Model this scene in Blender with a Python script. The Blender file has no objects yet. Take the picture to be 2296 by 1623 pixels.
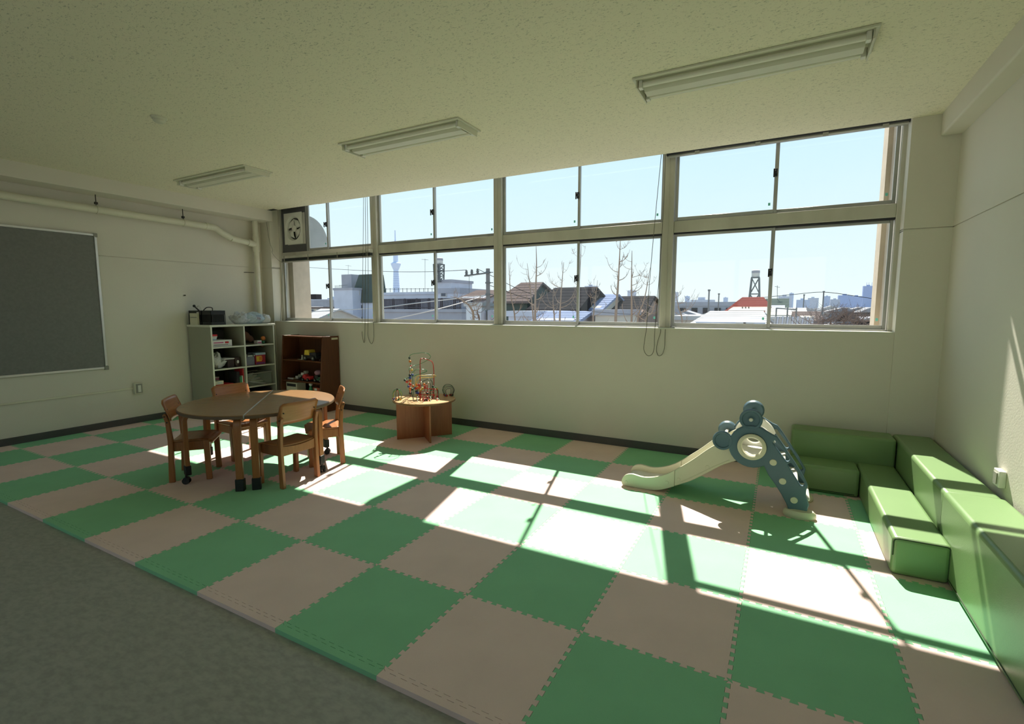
import bpy, bmesh, math, random
from mathutils import Vector, Matrix, Euler
random.seed(7)
SC = bpy.context.scene
COL = SC.collection
PI = math.pi

# ------------------------------------------------------------------ camera
CAM_P = Vector((4.3057, -1.3281, 1.4096)); YAW = -0.496697; PITCH = -0.107339; FPX = 1109.4
cd = bpy.data.cameras.new('camera'); cam = bpy.data.objects.new('camera', cd); COL.objects.link(cam)
cam.location = CAM_P; cam.rotation_euler = (PI/2 + PITCH, 0, -YAW)
cd.sensor_width = 36; cd.lens = FPX/2296*36; cd.clip_start = .05; cd.clip_end = 12000
SC.camera = cam
# ------------------------------------------------------------------ world: clear winter sky
w = bpy.data.worlds.new('sky'); SC.world = w; w.use_nodes = True
nt = w.node_tree; nt.nodes.clear()
tc = nt.nodes.new('ShaderNodeTexCoord'); sx = nt.nodes.new('ShaderNodeSeparateXYZ')
rp = nt.nodes.new('ShaderNodeValToRGB'); bg = nt.nodes.new('ShaderNodeBackground'); ow = nt.nodes.new('ShaderNodeOutputWorld')
nt.links.new(tc.outputs['Generated'], sx.inputs[0]); nt.links.new(sx.outputs['Z'], rp.inputs[0])
nt.links.new(rp.outputs[0], bg.inputs[0]); nt.links.new(bg.outputs[0], ow.inputs[0])
el = rp.color_ramp.elements
el[0].position = 0.0; el[0].color = (.86, .95, .96, 1)
el[1].position = 1.0; el[1].color = (.26, .48, .82, 1)
for pos, c in ((.08, (.80, .94, .985, 1)), (.25, (.66, .88, 1.0, 1)), (.5, (.48, .74, .98, 1))):
    e = el.new(pos); e.color = c
bg.inputs[1].default_value = 1.14
# ------------------------------------------------------------------ sun
SUN_K = .845; SUN_X = .208                                   # floor shift per metre of height
sd = bpy.data.lights.new('sun', 'SUN'); so = bpy.data.objects.new('sun', sd); COL.objects.link(so)
so.rotation_euler = Vector((SUN_X, -SUN_K, -1)).to_track_quat('-Z', 'Y').to_euler()
so.location = (-3, 14, 16)
sd.energy = 12.3; sd.angle = math.radians(.53); sd.color = (1.0, .93, .82)
# ------------------------------------------------------------------ colour management
vs = SC.view_settings
vs.view_transform = 'Standard'; vs.look = 'None'; vs.exposure = 0.0; vs.gamma = 1.0; vs.use_curve_mapping = False
SC.cycles.max_bounces = 12; SC.cycles.diffuse_bounces = 7; SC.cycles.transparent_max_bounces = 24
SC.cycles.sample_clamp_indirect = 6.0
SC.cycles.caustics_reflective = False; SC.cycles.caustics_refractive = False

# ------------------------------------------------------------------ helpers
_f = Vector((math.sin(YAW)*math.cos(PITCH), math.cos(YAW)*math.cos(PITCH), math.sin(PITCH)))
_r = Vector((math.cos(YAW), -math.sin(YAW), 0)); _u = _r.cross(_f)
def ray(px, py): return _f*FPX + _r*(px-1148) - _u*(py-811.5)
def atY(px, py, Y):
    d = ray(px, py); return CAM_P + d*((Y-CAM_P.y)/d.y)
def atX(px, py, X):
    d = ray(px, py); return CAM_P + d*((X-CAM_P.x)/d.x)
def atZ(px, py, Z):
    d = ray(px, py); return CAM_P + d*((Z-CAM_P.z)/d.z)

MATS = {}
def pm(name, col, rough=.55, var=.07, scale=6, bump=0, bscale=60, metal=0, spec=.4, col2=None, stretch=None, alpha=None, trans=0):
    if name in MATS: return MATS[name]
    m = bpy.data.materials.new(name); m.use_nodes = True; MATS[name] = m
    n = m.node_tree.nodes; l = m.node_tree.links; b = n['Principled BSDF']
    t = n.new('ShaderNodeTexCoord'); mp = n.new('ShaderNodeMapping'); l.new(t.outputs['Object'], mp.inputs[0])
    if stretch: mp.inputs['Scale'].default_value = stretch
    ns = n.new('ShaderNodeTexNoise'); ns.inputs['Scale'].default_value = scale; ns.inputs['Detail'].default_value = 5
    l.new(mp.outputs[0], ns.inputs[0])
    mx = n.new('ShaderNodeMix'); mx.data_type = 'RGBA'
    c2 = col2 or tuple(max(0, c*(1-2*var)) for c in col)
    mx.inputs[6].default_value = (*col, 1); mx.inputs[7].default_value = (*c2, 1)
    rmp = n.new('ShaderNodeValToRGB'); rmp.color_ramp.elements[0].position = .35; rmp.color_ramp.elements[1].position = .68
    l.new(ns.outputs[0], rmp.inputs[0]); l.new(rmp.outputs[0], mx.inputs[0]); l.new(mx.outputs[2], b.inputs['Base Color'])
    b.inputs['Roughness'].default_value = rough; b.inputs['Metallic'].default_value = metal
    b.inputs['Specular IOR Level'].default_value = spec
    if alpha is not None: b.inputs['Alpha'].default_value = alpha
    if trans: b.inputs['Transmission Weight'].default_value = trans
    if bump:
        n2 = n.new('ShaderNodeTexNoise'); n2.inputs['Scale'].default_value = bscale; n2.inputs['Detail'].default_value = 4
        l.new(t.outputs['Object'], n2.inputs[0]); bp = n.new('ShaderNodeBump'); bp.inputs['Strength'].default_value = bump
        bp.inputs['Distance'].default_value = .004
        l.new(n2.outputs[0], bp.inputs['Height']); l.new(bp.outputs[0], b.inputs['Normal'])
    return m

def glass_mat():
    m = bpy.data.materials.new('window_glass'); m.use_nodes = True; n = m.node_tree.nodes; l = m.node_tree.links
    n.clear(); o = n.new('ShaderNodeOutputMaterial'); t = n.new('ShaderNodeBsdfTransparent'); g = n.new('ShaderNodeBsdfGlossy')
    ns = n.new('ShaderNodeTexNoise'); ns.inputs['Scale'].default_value = 3
    r = n.new('ShaderNodeValToRGB'); r.color_ramp.elements[0].color = (.97, .985, .98, 1); r.color_ramp.elements[1].color = (.985, .995, .99, 1)
    l.new(ns.outputs[0], r.inputs[0]); l.new(r.outputs[0], t.inputs[0]); g.inputs['Roughness'].default_value = .02
    x = n.new('ShaderNodeMixShader'); x.inputs[0].default_value = .03
    l.new(t.outputs[0], x.inputs[1]); l.new(g.outputs[0], x.inputs[2]); l.new(x.outputs[0], o.inputs[0]); return m

def film_mat(name, col, dens=.4, rough=.25, bump=.6):
    m = bpy.data.materials.new(name); m.use_nodes = True; n = m.node_tree.nodes; l = m.node_tree.links
    b = n['Principled BSDF']; b.inputs['Base Color'].default_value = (*col, 1); b.inputs['Roughness'].default_value = rough
    ns = n.new('ShaderNodeTexNoise'); ns.inputs['Scale'].default_value = 14
    mr = n.new('ShaderNodeMapRange'); mr.inputs[3].default_value = dens*.6; mr.inputs[4].default_value = min(1, dens*1.4)
    l.new(ns.outputs[0], mr.inputs[0]); l.new(mr.outputs[0], b.inputs['Alpha'])
    n2 = n.new('ShaderNodeTexNoise'); n2.inputs['Scale'].default_value = 30; bp = n.new('ShaderNodeBump'); bp.inputs['Strength'].default_value = bump
    bp.inputs['Distance'].default_value = .01; l.new(n2.outputs[0], bp.inputs['Height']); l.new(bp.outputs[0], b.inputs['Normal'])
    return m

def wood(name, c1, c2, rough=.4, scale=6, axis=0, spec=.45):
    m = bpy.data.materials.new(name); m.use_nodes = True; n = m.node_tree.nodes; l = m.node_tree.links; b = n['Principled BSDF']
    t = n.new('ShaderNodeTexCoord'); mp = n.new('ShaderNodeMapping'); s = [14, 14, 14]; s[axis] = 1.2
    mp.inputs['Scale'].default_value = s; l.new(t.outputs['Object'], mp.inputs[0])
    ns = n.new('ShaderNodeTexNoise'); ns.inputs['Scale'].default_value = scale; ns.inputs['Detail'].default_value = 6; ns.inputs['Distortion'].default_value = .4
    l.new(mp.outputs[0], ns.inputs[0]); r = n.new('ShaderNodeValToRGB')
    r.color_ramp.elements[0].position = .3; r.color_ramp.elements[0].color = (*c1, 1)
    r.color_ramp.elements[1].position = .72; r.color_ramp.elements[1].color = (*c2, 1)
    l.new(ns.outputs[0], r.inputs[0]); l.new(r.outputs[0], b.inputs['Base Color'])
    b.inputs['Roughness'].default_value = rough; b.inputs['Specular IOR Level'].default_value = spec
    bp = n.new('ShaderNodeBump'); bp.inputs['Strength'].default_value = .08; bp.inputs['Distance'].default_value = .002
    l.new(ns.outputs[0], bp.inputs['Height']); l.new(bp.outputs[0], b.inputs['Normal'])
    MATS[name] = m; return m

def ceiling_mat():
    m = bpy.data.materials.new('acoustic_ceiling_board'); m.use_nodes = True; n = m.node_tree.nodes; l = m.node_tree.links; b = n['Principled BSDF']
    t = n.new('ShaderNodeTexCoord'); mp = n.new('ShaderNodeMapping'); mp.inputs['Scale'].default_value = (1, 1.9, 1)
    mp.inputs['Rotation'].default_value = (0, 0, .5)
    l.new(t.outputs['Object'], mp.inputs[0])
    ns = n.new('ShaderNodeTexNoise'); ns.inputs['Scale'].default_value = 55; ns.inputs['Detail'].default_value = 3; ns.inputs['Distortion'].default_value = 1.2
    l.new(mp.outputs[0], ns.inputs[0]); r = n.new('ShaderNodeValToRGB')
    r.color_ramp.elements[0].position = .33; r.color_ramp.elements[0].color = (.52, .51, .39, 1)
    r.color_ramp.elements[1].position = .42; r.color_ramp.elements[1].color = (.81, .775, .60, 1)
    l.new(ns.outputs[0], r.inputs[0]); l.new(r.outputs[0], b.inputs['Base Color']); b.inputs['Roughness'].default_value = .9
    b.inputs['Specular IOR Level'].default_value = .1
    bp = n.new('ShaderNodeBump'); bp.inputs['Strength'].default_value = .5; bp.inputs['Distance'].default_value = .006
    l.new(r.outputs[0], bp.inputs['Height']); l.new(bp.outputs[0], b.inputs['Normal']); return m

class MB:
    def __init__(s): s.v = []; s.f = []
    def add(s, vs_, fs): 
        o = len(s.v); s.v += [Vector(v) for v in vs_]; s.f += [tuple(i+o for i in f) for f in fs]; return s
    def box(s, x0, x1, y0, y1, z0, z1, M=None):
        vs_ = [Vector((x, y, z)) for z in (z0, z1) for y in (y0, y1) for x in (x0, x1)]
        if M: vs_ = [M @ v for v in vs_]
        return s.add(vs_, [(0,2,3,1),(4,5,7,6),(0,1,5,4),(2,6,7,3),(0,4,6,2),(1,3,7,5)])
    def prism(s, poly, fn, a, b):                            # poly 2D (counter-clockwise), fn(u,v,t)->3D
        n = len(poly); vs_ = [fn(u, v, a) for u, v in poly] + [fn(u, v, b) for u, v in poly]
        return s.add(vs_, [tuple(range(n))[::-1], tuple(range(n, 2*n))] + [(i, (i+1) % n, n+(i+1) % n, n+i) for i in range(n)])
    def cyl(s, p0, p1, r0, r1=None, n=12):
        return s.tube([p0, p1], [r0, r0 if r1 is None else r1], n)
    def tube(s, pts, r, n=8, closed=False, cap=True):
        P = [Vector(p) for p in pts]; R = r if isinstance(r, (list, tuple)) else [r]*len(P); m = len(P)
        base = len(s.v); up = None; vs_ = []
        for i, q in enumerate(P):
            if closed: t = P[(i+1) % m]-P[i-1]
            else: t = P[min(i+1, m-1)]-P[max(i-1, 0)]
            if t.length < 1e-9: t = Vector((0, 0, 1))
            t.normalize()
            if up is None: up = Vector((0, 0, 1)) if abs(t.z) < .9 else Vector((1, 0, 0))
            a = t.cross(up)
            if a.length < 1e-6: a = t.orthogonal()
            a.normalize(); up = a.cross(t).normalized()
            for k in range(n):
                th = 2*PI*k/n; vs_.append(q + (a*math.cos(th) + up*math.sin(th))*R[i])
        fs = []
        for i in range(m if closed else m-1):
            j = (i+1) % m
            for k in range(n): fs.append((i*n+k, i*n+(k+1) % n, j*n+(k+1) % n, j*n+k))
        if cap and not closed: fs += [tuple(range(n))[::-1], tuple((m-1)*n+k for k in range(n))]
        return s.add(vs_, fs)
    def lathe(s, prof, c, n=24, M=None, cap=True):                     # prof [(r,z)] about z axis at c
        vs_ = []; c = Vector(c); m = len(prof)
        for r, z in prof:
            for k in range(n):
                th = 2*PI*k/n; v = Vector((r*math.cos(th), r*math.sin(th), z)); vs_.append(c + (M @ v if M else v))
        fs = [(i*n+k, i*n+(k+1) % n, (i+1)*n+(k+1) % n, (i+1)*n+k) for i in range(m-1) for k in range(n)]
        if cap and prof[0][0] > 1e-6: fs.append(tuple(range(n))[::-1])
        if cap and prof[-1][0] > 1e-6: fs.append(tuple((m-1)*n+k for k in range(n)))
        return s.add(vs_, fs)
    def ball(s, c, r, n=10, sc=(1, 1, 1)):
        m = max(5, n//2+1); pr = [(max(1e-4, math.sin(PI*i/m)), -math.cos(PI*i/m)) for i in range(m+1)]
        M = Matrix.Diagonal((r*sc[0], r*sc[1], r*sc[2]))
        return s.lathe(pr, c, n, M)
    def blob(s, c, r, seed=0, amp=.2, n=18, flat=True):      # crumpled lump standing on c.z
        rnd = random.Random(seed); ph = [(rnd.uniform(0, 6), rnd.uniform(0, 6), rnd.randint(2, 5), rnd.randint(2, 6)) for _ in range(6)]
        m = n//2+2; vs_ = []; c = Vector(c)
        for i in range(m+1):
            th = PI*i/m
            for k in range(n):
                p = 2*PI*k/n; d = 1+amp*sum(math.sin(a+f1*p)*math.sin(b+f2*th) for a, b, f1, f2 in ph)/2
                v = Vector((math.sin(th)*math.cos(p)*r[0]*d, math.sin(th)*math.sin(p)*r[1]*d, (1-math.cos(th))*r[2]*(d if th > 1.2 else 1)))
                if flat: v.z = max(v.z-r[2]*.25, 0)
                vs_.append(c+v)
        return s.add(vs_, [(i*n+k, i*n+(k+1) % n, (i+1)*n+(k+1) % n, (i+1)*n+k) for i in range(m) for k in range(n)])
    def build(s, name, mat, parent=None, smooth=35, bevel=0, seg=2, local=False, kind=None, recalc=True):
        off = Vector((0, 0, 0))
        if parent and not local: off = WL.get(parent.name, Vector((0, 0, 0)))
        me = bpy.data.meshes.new(name); me.from_pydata([v-off for v in s.v], [], s.f)
        if recalc:
            b = bmesh.new(); b.from_mesh(me); bmesh.ops.recalc_face_normals(b, faces=b.faces); b.to_mesh(me); b.free()
        me.materials.append(mat)
        if smooth:
            me.polygons.foreach_set('use_smooth', [True]*len(me.polygons)); me.set_sharp_from_angle(angle=math.radians(smooth))
        o = bpy.data.objects.new(name, me); COL.objects.link(o)
        if parent: o.parent = parent
        WL[o.name] = off if parent else Vector((0, 0, 0))
        if bevel:
            md = o.modifiers.new('bevel', 'BEVEL'); md.width = bevel; md.segments = seg; md.limit_method = 'ANGLE'; md.angle_limit = math.radians(40)
        if kind: o['kind'] = kind
        return o
WL = {}
def tag(o, label, cat, group=None):
    o['label'] = label; o['category'] = cat
    if group: o['group'] = group
    return o
def thing(name, label, cat, loc=(0, 0, 0), rz=0, group=None):
    o = bpy.data.objects.new(name, None); COL.objects.link(o); o.location = loc; o.rotation_euler = (0, 0, rz); o.empty_display_size = .1
    WL[o.name] = Vector(loc); return tag(o, label, cat, group) if label else o
def dup(o, parent=None):
    c = o.copy(); COL.objects.link(c); c.parent = parent
    for ch in o.children: dup(ch, c)
    return c
def box(name, mat, x0, x1, y0, y1, z0, z1, parent=None, bevel=0, **k):
    return MB().box(x0, x1, y0, y1, z0, z1).build(name, mat, parent, bevel=bevel, **k)
def rounded(poly_r, n=8): pass
def spline(pts, n=8):                                        # Catmull-Rom through points
    P = [Vector(p) for p in pts]; out = []
    for i in range(len(P)-1):
        a = P[max(i-1, 0)]; b = P[i]; c = P[i+1]; d = P[min(i+2, len(P)-1)]
        for k in range(n):
            t = k/n; out.append(.5*((2*b)+(c-a)*t+(2*a-5*b+4*c-d)*t*t+(3*b-a-3*c+d)*t**3))
    out.append(P[-1]); return out
def spl2(pts, n=6): return [(v.x, v.y) for v in spline([(a, b, 0) for a, b in pts], n)]
def text_part(name, body, size, mat, M, parent):             # flat lettering as mesh
    cu = bpy.data.curves.new(name, 'FONT'); cu.body = body; cu.size = size; cu.extrude = .0006; cu.align_x = 'CENTER'; cu.align_y = 'CENTER'
    t = bpy.data.objects.new('t', cu); COL.objects.link(t); dg = bpy.context.evaluated_depsgraph_get()
    me = bpy.data.meshes.new_from_object(t.evaluated_get(dg)); bpy.data.objects.remove(t); bpy.data.curves.remove(cu)
    me.name = name; me.transform(M); me.transform(Matrix.Translation(-WL[parent.name])); me.materials.clear(); me.materials.append(mat)
    o = bpy.data.objects.new(name, me); COL.objects.link(o); o.parent = parent; return o

# ------------------------------------------------------------------ materials
M_WALL = pm('cream_wall_paint', (.70, .668, .575), .65, .025, 1.2, .25, 90, spec=.3)
M_CEIL = ceiling_mat()
M_BEAM = pm('cream_beam_paint', (.69, .66, .565), .7, .02, 1.5, .15, 60, spec=.25)
M_FLOOR = pm('grey_vinyl_sheet', (.38, .375, .335), .42, .0, 26, .05, 120, col2=(.29, .29, .26), stretch=(1, 1.8, 1))
M_GREEN = pm('green_foam', (.265, .60, .345), .75, .03, 4, .35, 420, spec=.25)
M_BEIGE = pm('beige_foam', (.83, .635, .585), .75, .03, 4, .35, 420, spec=.25)
M_BASE = pm('dark_vinyl_baseboard', (.085, .083, .08), .5, .06, 5)
M_GROOVE = pm('wall_joint_sealant', (.16, .155, .12), .8, .05, 8)
M_ALU = pm('weathered_window_frame', (.60, .58, .50), .45, .0, 4, .1, 40, col2=(.47, .455, .38), stretch=(1, 1, .35))
M_SASH = pm('sash_aluminium', (.44, .44, .42), .38, .06, 5, metal=.35)
M_DARKRUB = pm('dark_gasket', (.03, .03, .035), .6)
M_GLASS = glass_mat()
M_SILL = pm('pale_sill', (.74, .73, .63), .5, .04, 4)
M_PIPE = pm('cream_pipe_paint', (.70, .68, .54), .4, .03, 6)
M_MAPLE = wood('orange_maple', (.29, .108, .034), (.38, .152, .052), .36, 5, 2)
M_PLY = wood('orange_plywood', (.33, .125, .040), (.42, .172, .062), .34, 5, 1)
M_TOP = wood('tabletop_laminate', (.27, .145, .062), (.32, .18, .082), .24, 5, 0)
M_TOPEDGE = pm('dark_table_edging', (.16, .10, .06), .45)
M_BLACK = pm('black_rubber', (.016, .016, .017), .5)
M_STEEL = pm('grey_steel', (.42, .42, .42), .35, .05, 8, metal=.8)
M_BOLT = pm('dark_bolt', (.05, .045, .04), .35, metal=.6)
M_VINYL = pm('green_vinyl', (.19, .31, .125), .36, .04, 3, .12, 220, spec=.5)
M_SEAM = pm('dark_seam_piping', (.03, .055, .02), .5)
M_CREAM = pm('cream_plastic', (.66, .63, .47), .38, .03, 3, spec=.5)
M_CREAMIN = pm('off_white_plastic', (.74, .73, .66), .38, .03, 3, spec=.5)
M_BLUE = pm('slate_blue_plastic', (.085, .155, .20), .42, .04, 3, spec=.5)
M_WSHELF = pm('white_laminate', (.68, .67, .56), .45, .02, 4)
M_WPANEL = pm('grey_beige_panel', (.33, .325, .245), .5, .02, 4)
M_BSHELF = wood('red_brown_wood', (.085, .026, .008), (.125, .040, .013), .4, 4, 2)
M_BACKW = wood('reddish_table_wood', (.27, .092, .036), (.34, .125, .05), .4, 4, 2)
M_BOARD = pm('grey_felt_board', (.21, .212, .20), .85, .06, 40)
M_BOARDFR = pm('board_alu_frame', (.70, .70, .70), .3, .03, 8, metal=.5)
M_FITT = pm('light_fitting_enamel', (.66, .655, .53), .4, .02, 5)
M_TUBE = pm('unlit_tube_glass', (.78, .77, .66), .25, .02, 5)
M_WHITE = pm('white_plastic', (.78, .77, .70), .4, .03, 6)
M_GREYP = pm('grey_plastic', (.30, .295, .25), .45, .04, 6)
M_EXT = pm('exterior_beige_render', (.60, .52, .42), .85, .06, 9, .6, 160)
def flat(name, c, rough=.5): return pm(name, c, rough, .05, 8)

# ================================================================== THE ROOM
XL, XR, YW, YB, ZC, ZF = -2.673, 5.403, 3.579, -4.6, 2.847, -.022
JL, JR = -2.45, 5.105
def struct(o): o['kind'] = 'structure'; return o
struct(box('floor', M_FLOOR, XL-.2, XR+.2, YB-.2, 3.9, ZF-.15, ZF))
struct(box('ceiling', M_CEIL, XL-.2, XR+.2, YB-.2, YW, ZC, ZC+.08))
GZ = 2.02
def wall_panels(b, x0, x1, y0, y1, face, z1):                # two lifts with an open joint between them
    b.box(x0, x1, y0, y1, ZF-.1, GZ-.004); b.box(x0, x1, y0, y1, GZ+.004, z1)
    g = .008
    if face == '+x': b.box(x0, x1-g, y0, y1, GZ-.01, GZ+.01)
    if face == '-x': b.box(x0+g, x1, y0, y1, GZ-.01, GZ+.01)
    if face == '-y': b.box(x0, x1, y0+g, y1, GZ-.01, GZ+.01)
b = MB(); wall_panels(b, XL-.2, XL, YB, 3.8, '+x', 3.3); wl = struct(b.build('wall_left', M_WALL))
b = MB(); wall_panels(b, XR, XR+.2, YB, 3.8, '-x', 3.3); wr = struct(b.build('wall_right', M_WALL))
b = MB(); b.box(XL-.2, XR+.2, YB-.2, YB, ZF-.1, .85); b.box(XL-.2, XR+.2, YB-.2, YB, 2.65, 3.3); b.box(XL-.2, -2.45, YB-.2, YB, .85, 2.65); b.box(5.2, XR+.2, YB-.2, YB, .85, 2.65)
struct(b.build('wall_back', M_WALL))
wb = bpy.data.objects.new('window_5', None); COL.objects.link(wb); wb.location = (1.375, YB-.1, .85); WL[wb.name] = Vector(wb.location); struct(wb)  # unseen window band added to fill the room with light from behind the camera
for k in range(4):
    x0_ = -2.45+1.9125*k; b = MB(); b.box(x0_, x0_+.05, YB-.13, YB-.07, .85, 2.65); b.box(x0_+1.8625, x0_+1.9125, YB-.13, YB-.07, .85, 2.65); b.box(x0_+.05, x0_+1.8625, YB-.13, YB-.07, .85, .90); b.box(x0_+.05, x0_+1.8625, YB-.13, YB-.07, 2.60, 2.65)
    fr_ = b.build('sash', M_SASH, wb); MB().box(x0_+.048, x0_+1.865, YB-.103, YB-.097, .898, 2.602).build('pane', M_GLASS, fr_, smooth=0)
b = MB()
wall_panels(b, XL, JL, 3.575, 3.86, '-y', 3.6); wall_panels(b, JR, XR, 3.575, 3.86, '-y', 3.6)
b.box(JL, JR, 3.592, 3.86, ZF-.1, 1.213); b.box(XL-.2, XR+.2, 3.60, 3.86, 3.2, 3.7)
b.box(XL, XR, YW-.02, YW, ZC+.08, 3.3)
ww = struct(b.build('wall_window', M_WALL))
# exterior fins and slab of the same building, seen through the end panes
b = MB(); b.box(-2.75, -2.345, 3.86, 4.17, -9, 4.6); b.box(5.07, 5.5, 3.86, 4.30, -9, 4.6); b.box(5.035, 5.10, 4.10, 4.34, -9, 4.6)
b.box(-2.9, 5.7, 3.86, 4.02, 3.46, 6); b.box(-2.9, 5.7, 3.86, 3.92, -9, 1.12)
b.build('wall_facade', M_EXT, kind='structure')
# beams
b = MB(); b.box(XL-.1, -2.38, YB, 3.575, 2.69, ZC+.02); struct(b.build('trim_1', M_BEAM, bevel=.006))
b = MB(); b.box(5.28, XR+.1, YB, 3.575, 2.685, ZC+.02); struct(b.build('trim_2', M_BEAM, bevel=.012, seg=3))
# black plate in the ceiling corner; colour stands in for an open gap's dark
b = MB(); b.box(-2.42, -2.24, 3.50, 3.565, ZC-.004, ZC+.002); struct(b.build('trim_3', M_BLACK))
# baseboards
struct(box('baseboard_left', M_BASE, XL, XL+.012, YB, 3.575, ZF, .076, bevel=.003))
struct(box('baseboard_right', M_BASE, XR-.012, XR, YB, 3.575, ZF, .076, bevel=.003))
b = MB(); b.box(XL+.012, JL+.0, 3.563, 3.575, ZF, .076); b.box(JL, JR, 3.58, 3.592, ZF, .076); b.box(JR, XR-.012, 3.563, 3.575, ZF, .076)
struct(b.build('baseboard_window', M_BASE, bevel=.003))

# ------------------------------------------------------------------ windows
MUL = [-.515, 1.39, 3.295]; HW = .052
WX = [JL+.03, *MUL, JR+.025]
fr = thing('trim_4', None, None, (1.3, 3.76, 1.21)); struct(fr)
YI, YO = 3.735, 3.80
for i, m in enumerate(MUL):
    b = MB(); b.box(m-HW, m+HW, 3.70, 3.81, 1.225, 3.2); b.build('mullion', M_ALU, fr, bevel=.004)
    b = MB(); b.box(m-.006, m+.006, 3.694, 3.70, 1.225, 3.2); b.build('mullion_cap', M_ALU, fr)
for s_, x0, x1 in ((-1, JL-.02, JL+.045), (1, JR-.03, JR+.03)):
    b = MB(); b.box(x0, x1, YI-.02, YO+.02, 1.225, 3.2); b.build('jamb', M_ALU, fr, bevel=.004)
for i in range(4):
    x0 = (JL+.045 if i == 0 else MUL[i-1]+HW); x1 = (JR-.03 if i == 3 else MUL[i]-HW)
    b = MB(); b.box(x0, x1, 3.73, 3.80, 2.142, 2.250); b.build('transom', M_ALU, fr, bevel=.004)
    b = MB(); b.box(x0, x1, 3.74, 3.80, 2.128, 2.142); b.build('transom_channel', M_DARKRUB, fr)
    b = MB(); b.box(x0, x1, 3.73, 3.82, 3.14, 3.2); b.build('head_rail', M_ALU, fr)
    b = MB(); b.box(x0, x1, 3.73, 3.82, 1.222, 1.236); b.build('bottom_track', M_SASH, fr)
b = MB(); b.box(JL, JR, 3.586, 3.83, 1.212, 1.224); b.build('sill', M_SILL, fr, bevel=.003)
STX = [-1.43, .452, 2.36, 4.205]
def sash(x0, x1, z0, z1, y, w_, parent):
    st, rt, rb = .026, .022, .034
    b = MB(); b.box(x0, x0+st, y-.011, y+.011, z0, z1); b.box(x1-st, x1, y-.011, y+.011, z0, z1)
    b.box(x0+st, x1-st, y-.011, y+.011, z0, z0+rb); b.box(x0+st, x1-st, y-.011, y+.011, z1-rt, z1)
    s_ = b.build('sash', M_SASH, parent, bevel=.002, seg=1)
    box('pane', M_GLASS, x0+st-.003, x1-st+.003, y-.0025, y+.0025, z0+rb-.003, z1-rt+.003, s_, smooth=0)
    return s_
def lock(x, y, z, parent):
    b = MB(); b.box(x-.012, x+.012, y-.02, y, z-.035, z+.03); b.cyl((x-.004, y-.02, z), (x-.004, y-.036, z), .017, .014, 12)
    b.box(x-.02, x-.008, y-.04, y-.028, z-.045, z+.028)
    b.build('crescent_lock', M_DARKRUB, parent, bevel=.003)
M_STICK = flat('turquoise_sticker', (.22, .72, .64), .5)
for i in range(4):
    x0 = (JL+.05 if i == 0 else MUL[i-1]+HW+.004); x1 = (JR-.035 if i == 3 else MUL[i]-HW-.004)
    wn = thing('window_%d' % (i+1), None, None, ((x0+x1)/2, 3.77, 1.236)); struct(wn)
    for k, (z0, z1) in enumerate(((1.237, 2.126), (2.252, 3.138))):
        left = x0
        if i == 0 and k == 1:                                # exhaust-fan panel takes the left end of this light
            left = -1.83
        sa = sash(left, STX[i]+.016, z0, z1, 3.752, .03, wn); sb = sash(STX[i]-.016, x1, z0, z1, 3.778, .03, wn)
        lock(STX[i]-.004, 3.741, z0+.50 if k == 0 else 2.60, sa)
        for sx_, par, y_, xx in ((0, sa, 3.748, STX[i]-.045), (1, sb, 3.774, x1-.062)):
            if (i+k+sx_) % 3 == 2 and i == 0: continue
            b = MB(); b.box(xx-.009, xx+.009, y_-.002, y_, z0+.07, z0+.094); b.build('sticker', M_STICK, par, smooth=0)

# exhaust fan in its panel
f = thing('exhaust_fan', 'white square exhaust fan set in dark panel above first window', 'fan', (-2.1, 3.74, 2.25))
b = MB(); b.box(JL+.05, -1.832, 3.745, 3.765, 2.252, 3.138); pn = b.build('mounting_panel', flat('dark_grey_panel', (.12, .12, .125), .55), f)
b = MB(); b.box(-1.86, -1.832, 3.735, 3.775, 2.252, 3.138); b.build('panel_post', M_SASH, f)
cx, cz = -2.085, 2.585; hw, hh = .198, .225
ring = [(cx+.165*math.cos(2*PI*k/32), cz+.178*math.sin(2*PI*k/32)) for k in range(32)]
b = MB()                                                     # square housing with a round mouth
def sq(k): 
    a = 2*PI*k/32; c, s_ = math.cos(a), math.sin(a); q = 1/max(abs(c), abs(s_)); return (cx+hw*c*q, cz+hh*s_*q)
vv = []
for k in range(32):
    o_ = sq(k); i_ = ring[k]
    vv += [(o_[0], 3.695, o_[1]), (i_[0], 3.690, i_[1]), (cx+(i_[0]-cx)*.88, 3.735, cz+(i_[1]-cz)*.88), (o_[0], 3.745, o_[1])]
ff = []
for k in range(32):
    n_ = (k+1) % 32
    for a in range(3): ff.append((k*4+a, n_*4+a, n_*4+a+1, k*4+a+1))
b.add(vv, ff); b.build('housing', M_WHITE, f, smooth=30)
b = MB(); b.lathe([(.0, 0), (.045, 0), (.045, .02), (.02, .035), (.0, .035)], (cx, 3.725, cz), 16, Matrix.Rotation(PI/2, 3, 'X')); b.build('hub', M_WHITE, f)
for k in range(4):
    a0 = k*PI/2+.35; b = MB(); P = []
    for j in range(5):
        r_ = .04+.025*j; a1 = a0-.2; a2 = a0+.85+.11*j
        P += [(cx+r_*math.cos(a1), 3.722, cz+r_*math.sin(a1)), (cx+r_*math.cos((a1+a2)/2), 3.716, cz+r_*math.sin((a1+a2)/2)), (cx+r_*math.cos(a2), 3.708, cz+r_*math.sin(a2))]
    b.add(P, [(j*3+c, j*3+c+1, j*3+c+4, j*3+c+3) for j in range(4) for c in range(2)])
    bl = b.build('blade', M_WHITE, f); md = bl.modifiers.new('solid', 'SOLIDIFY'); md.thickness = .003
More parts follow.
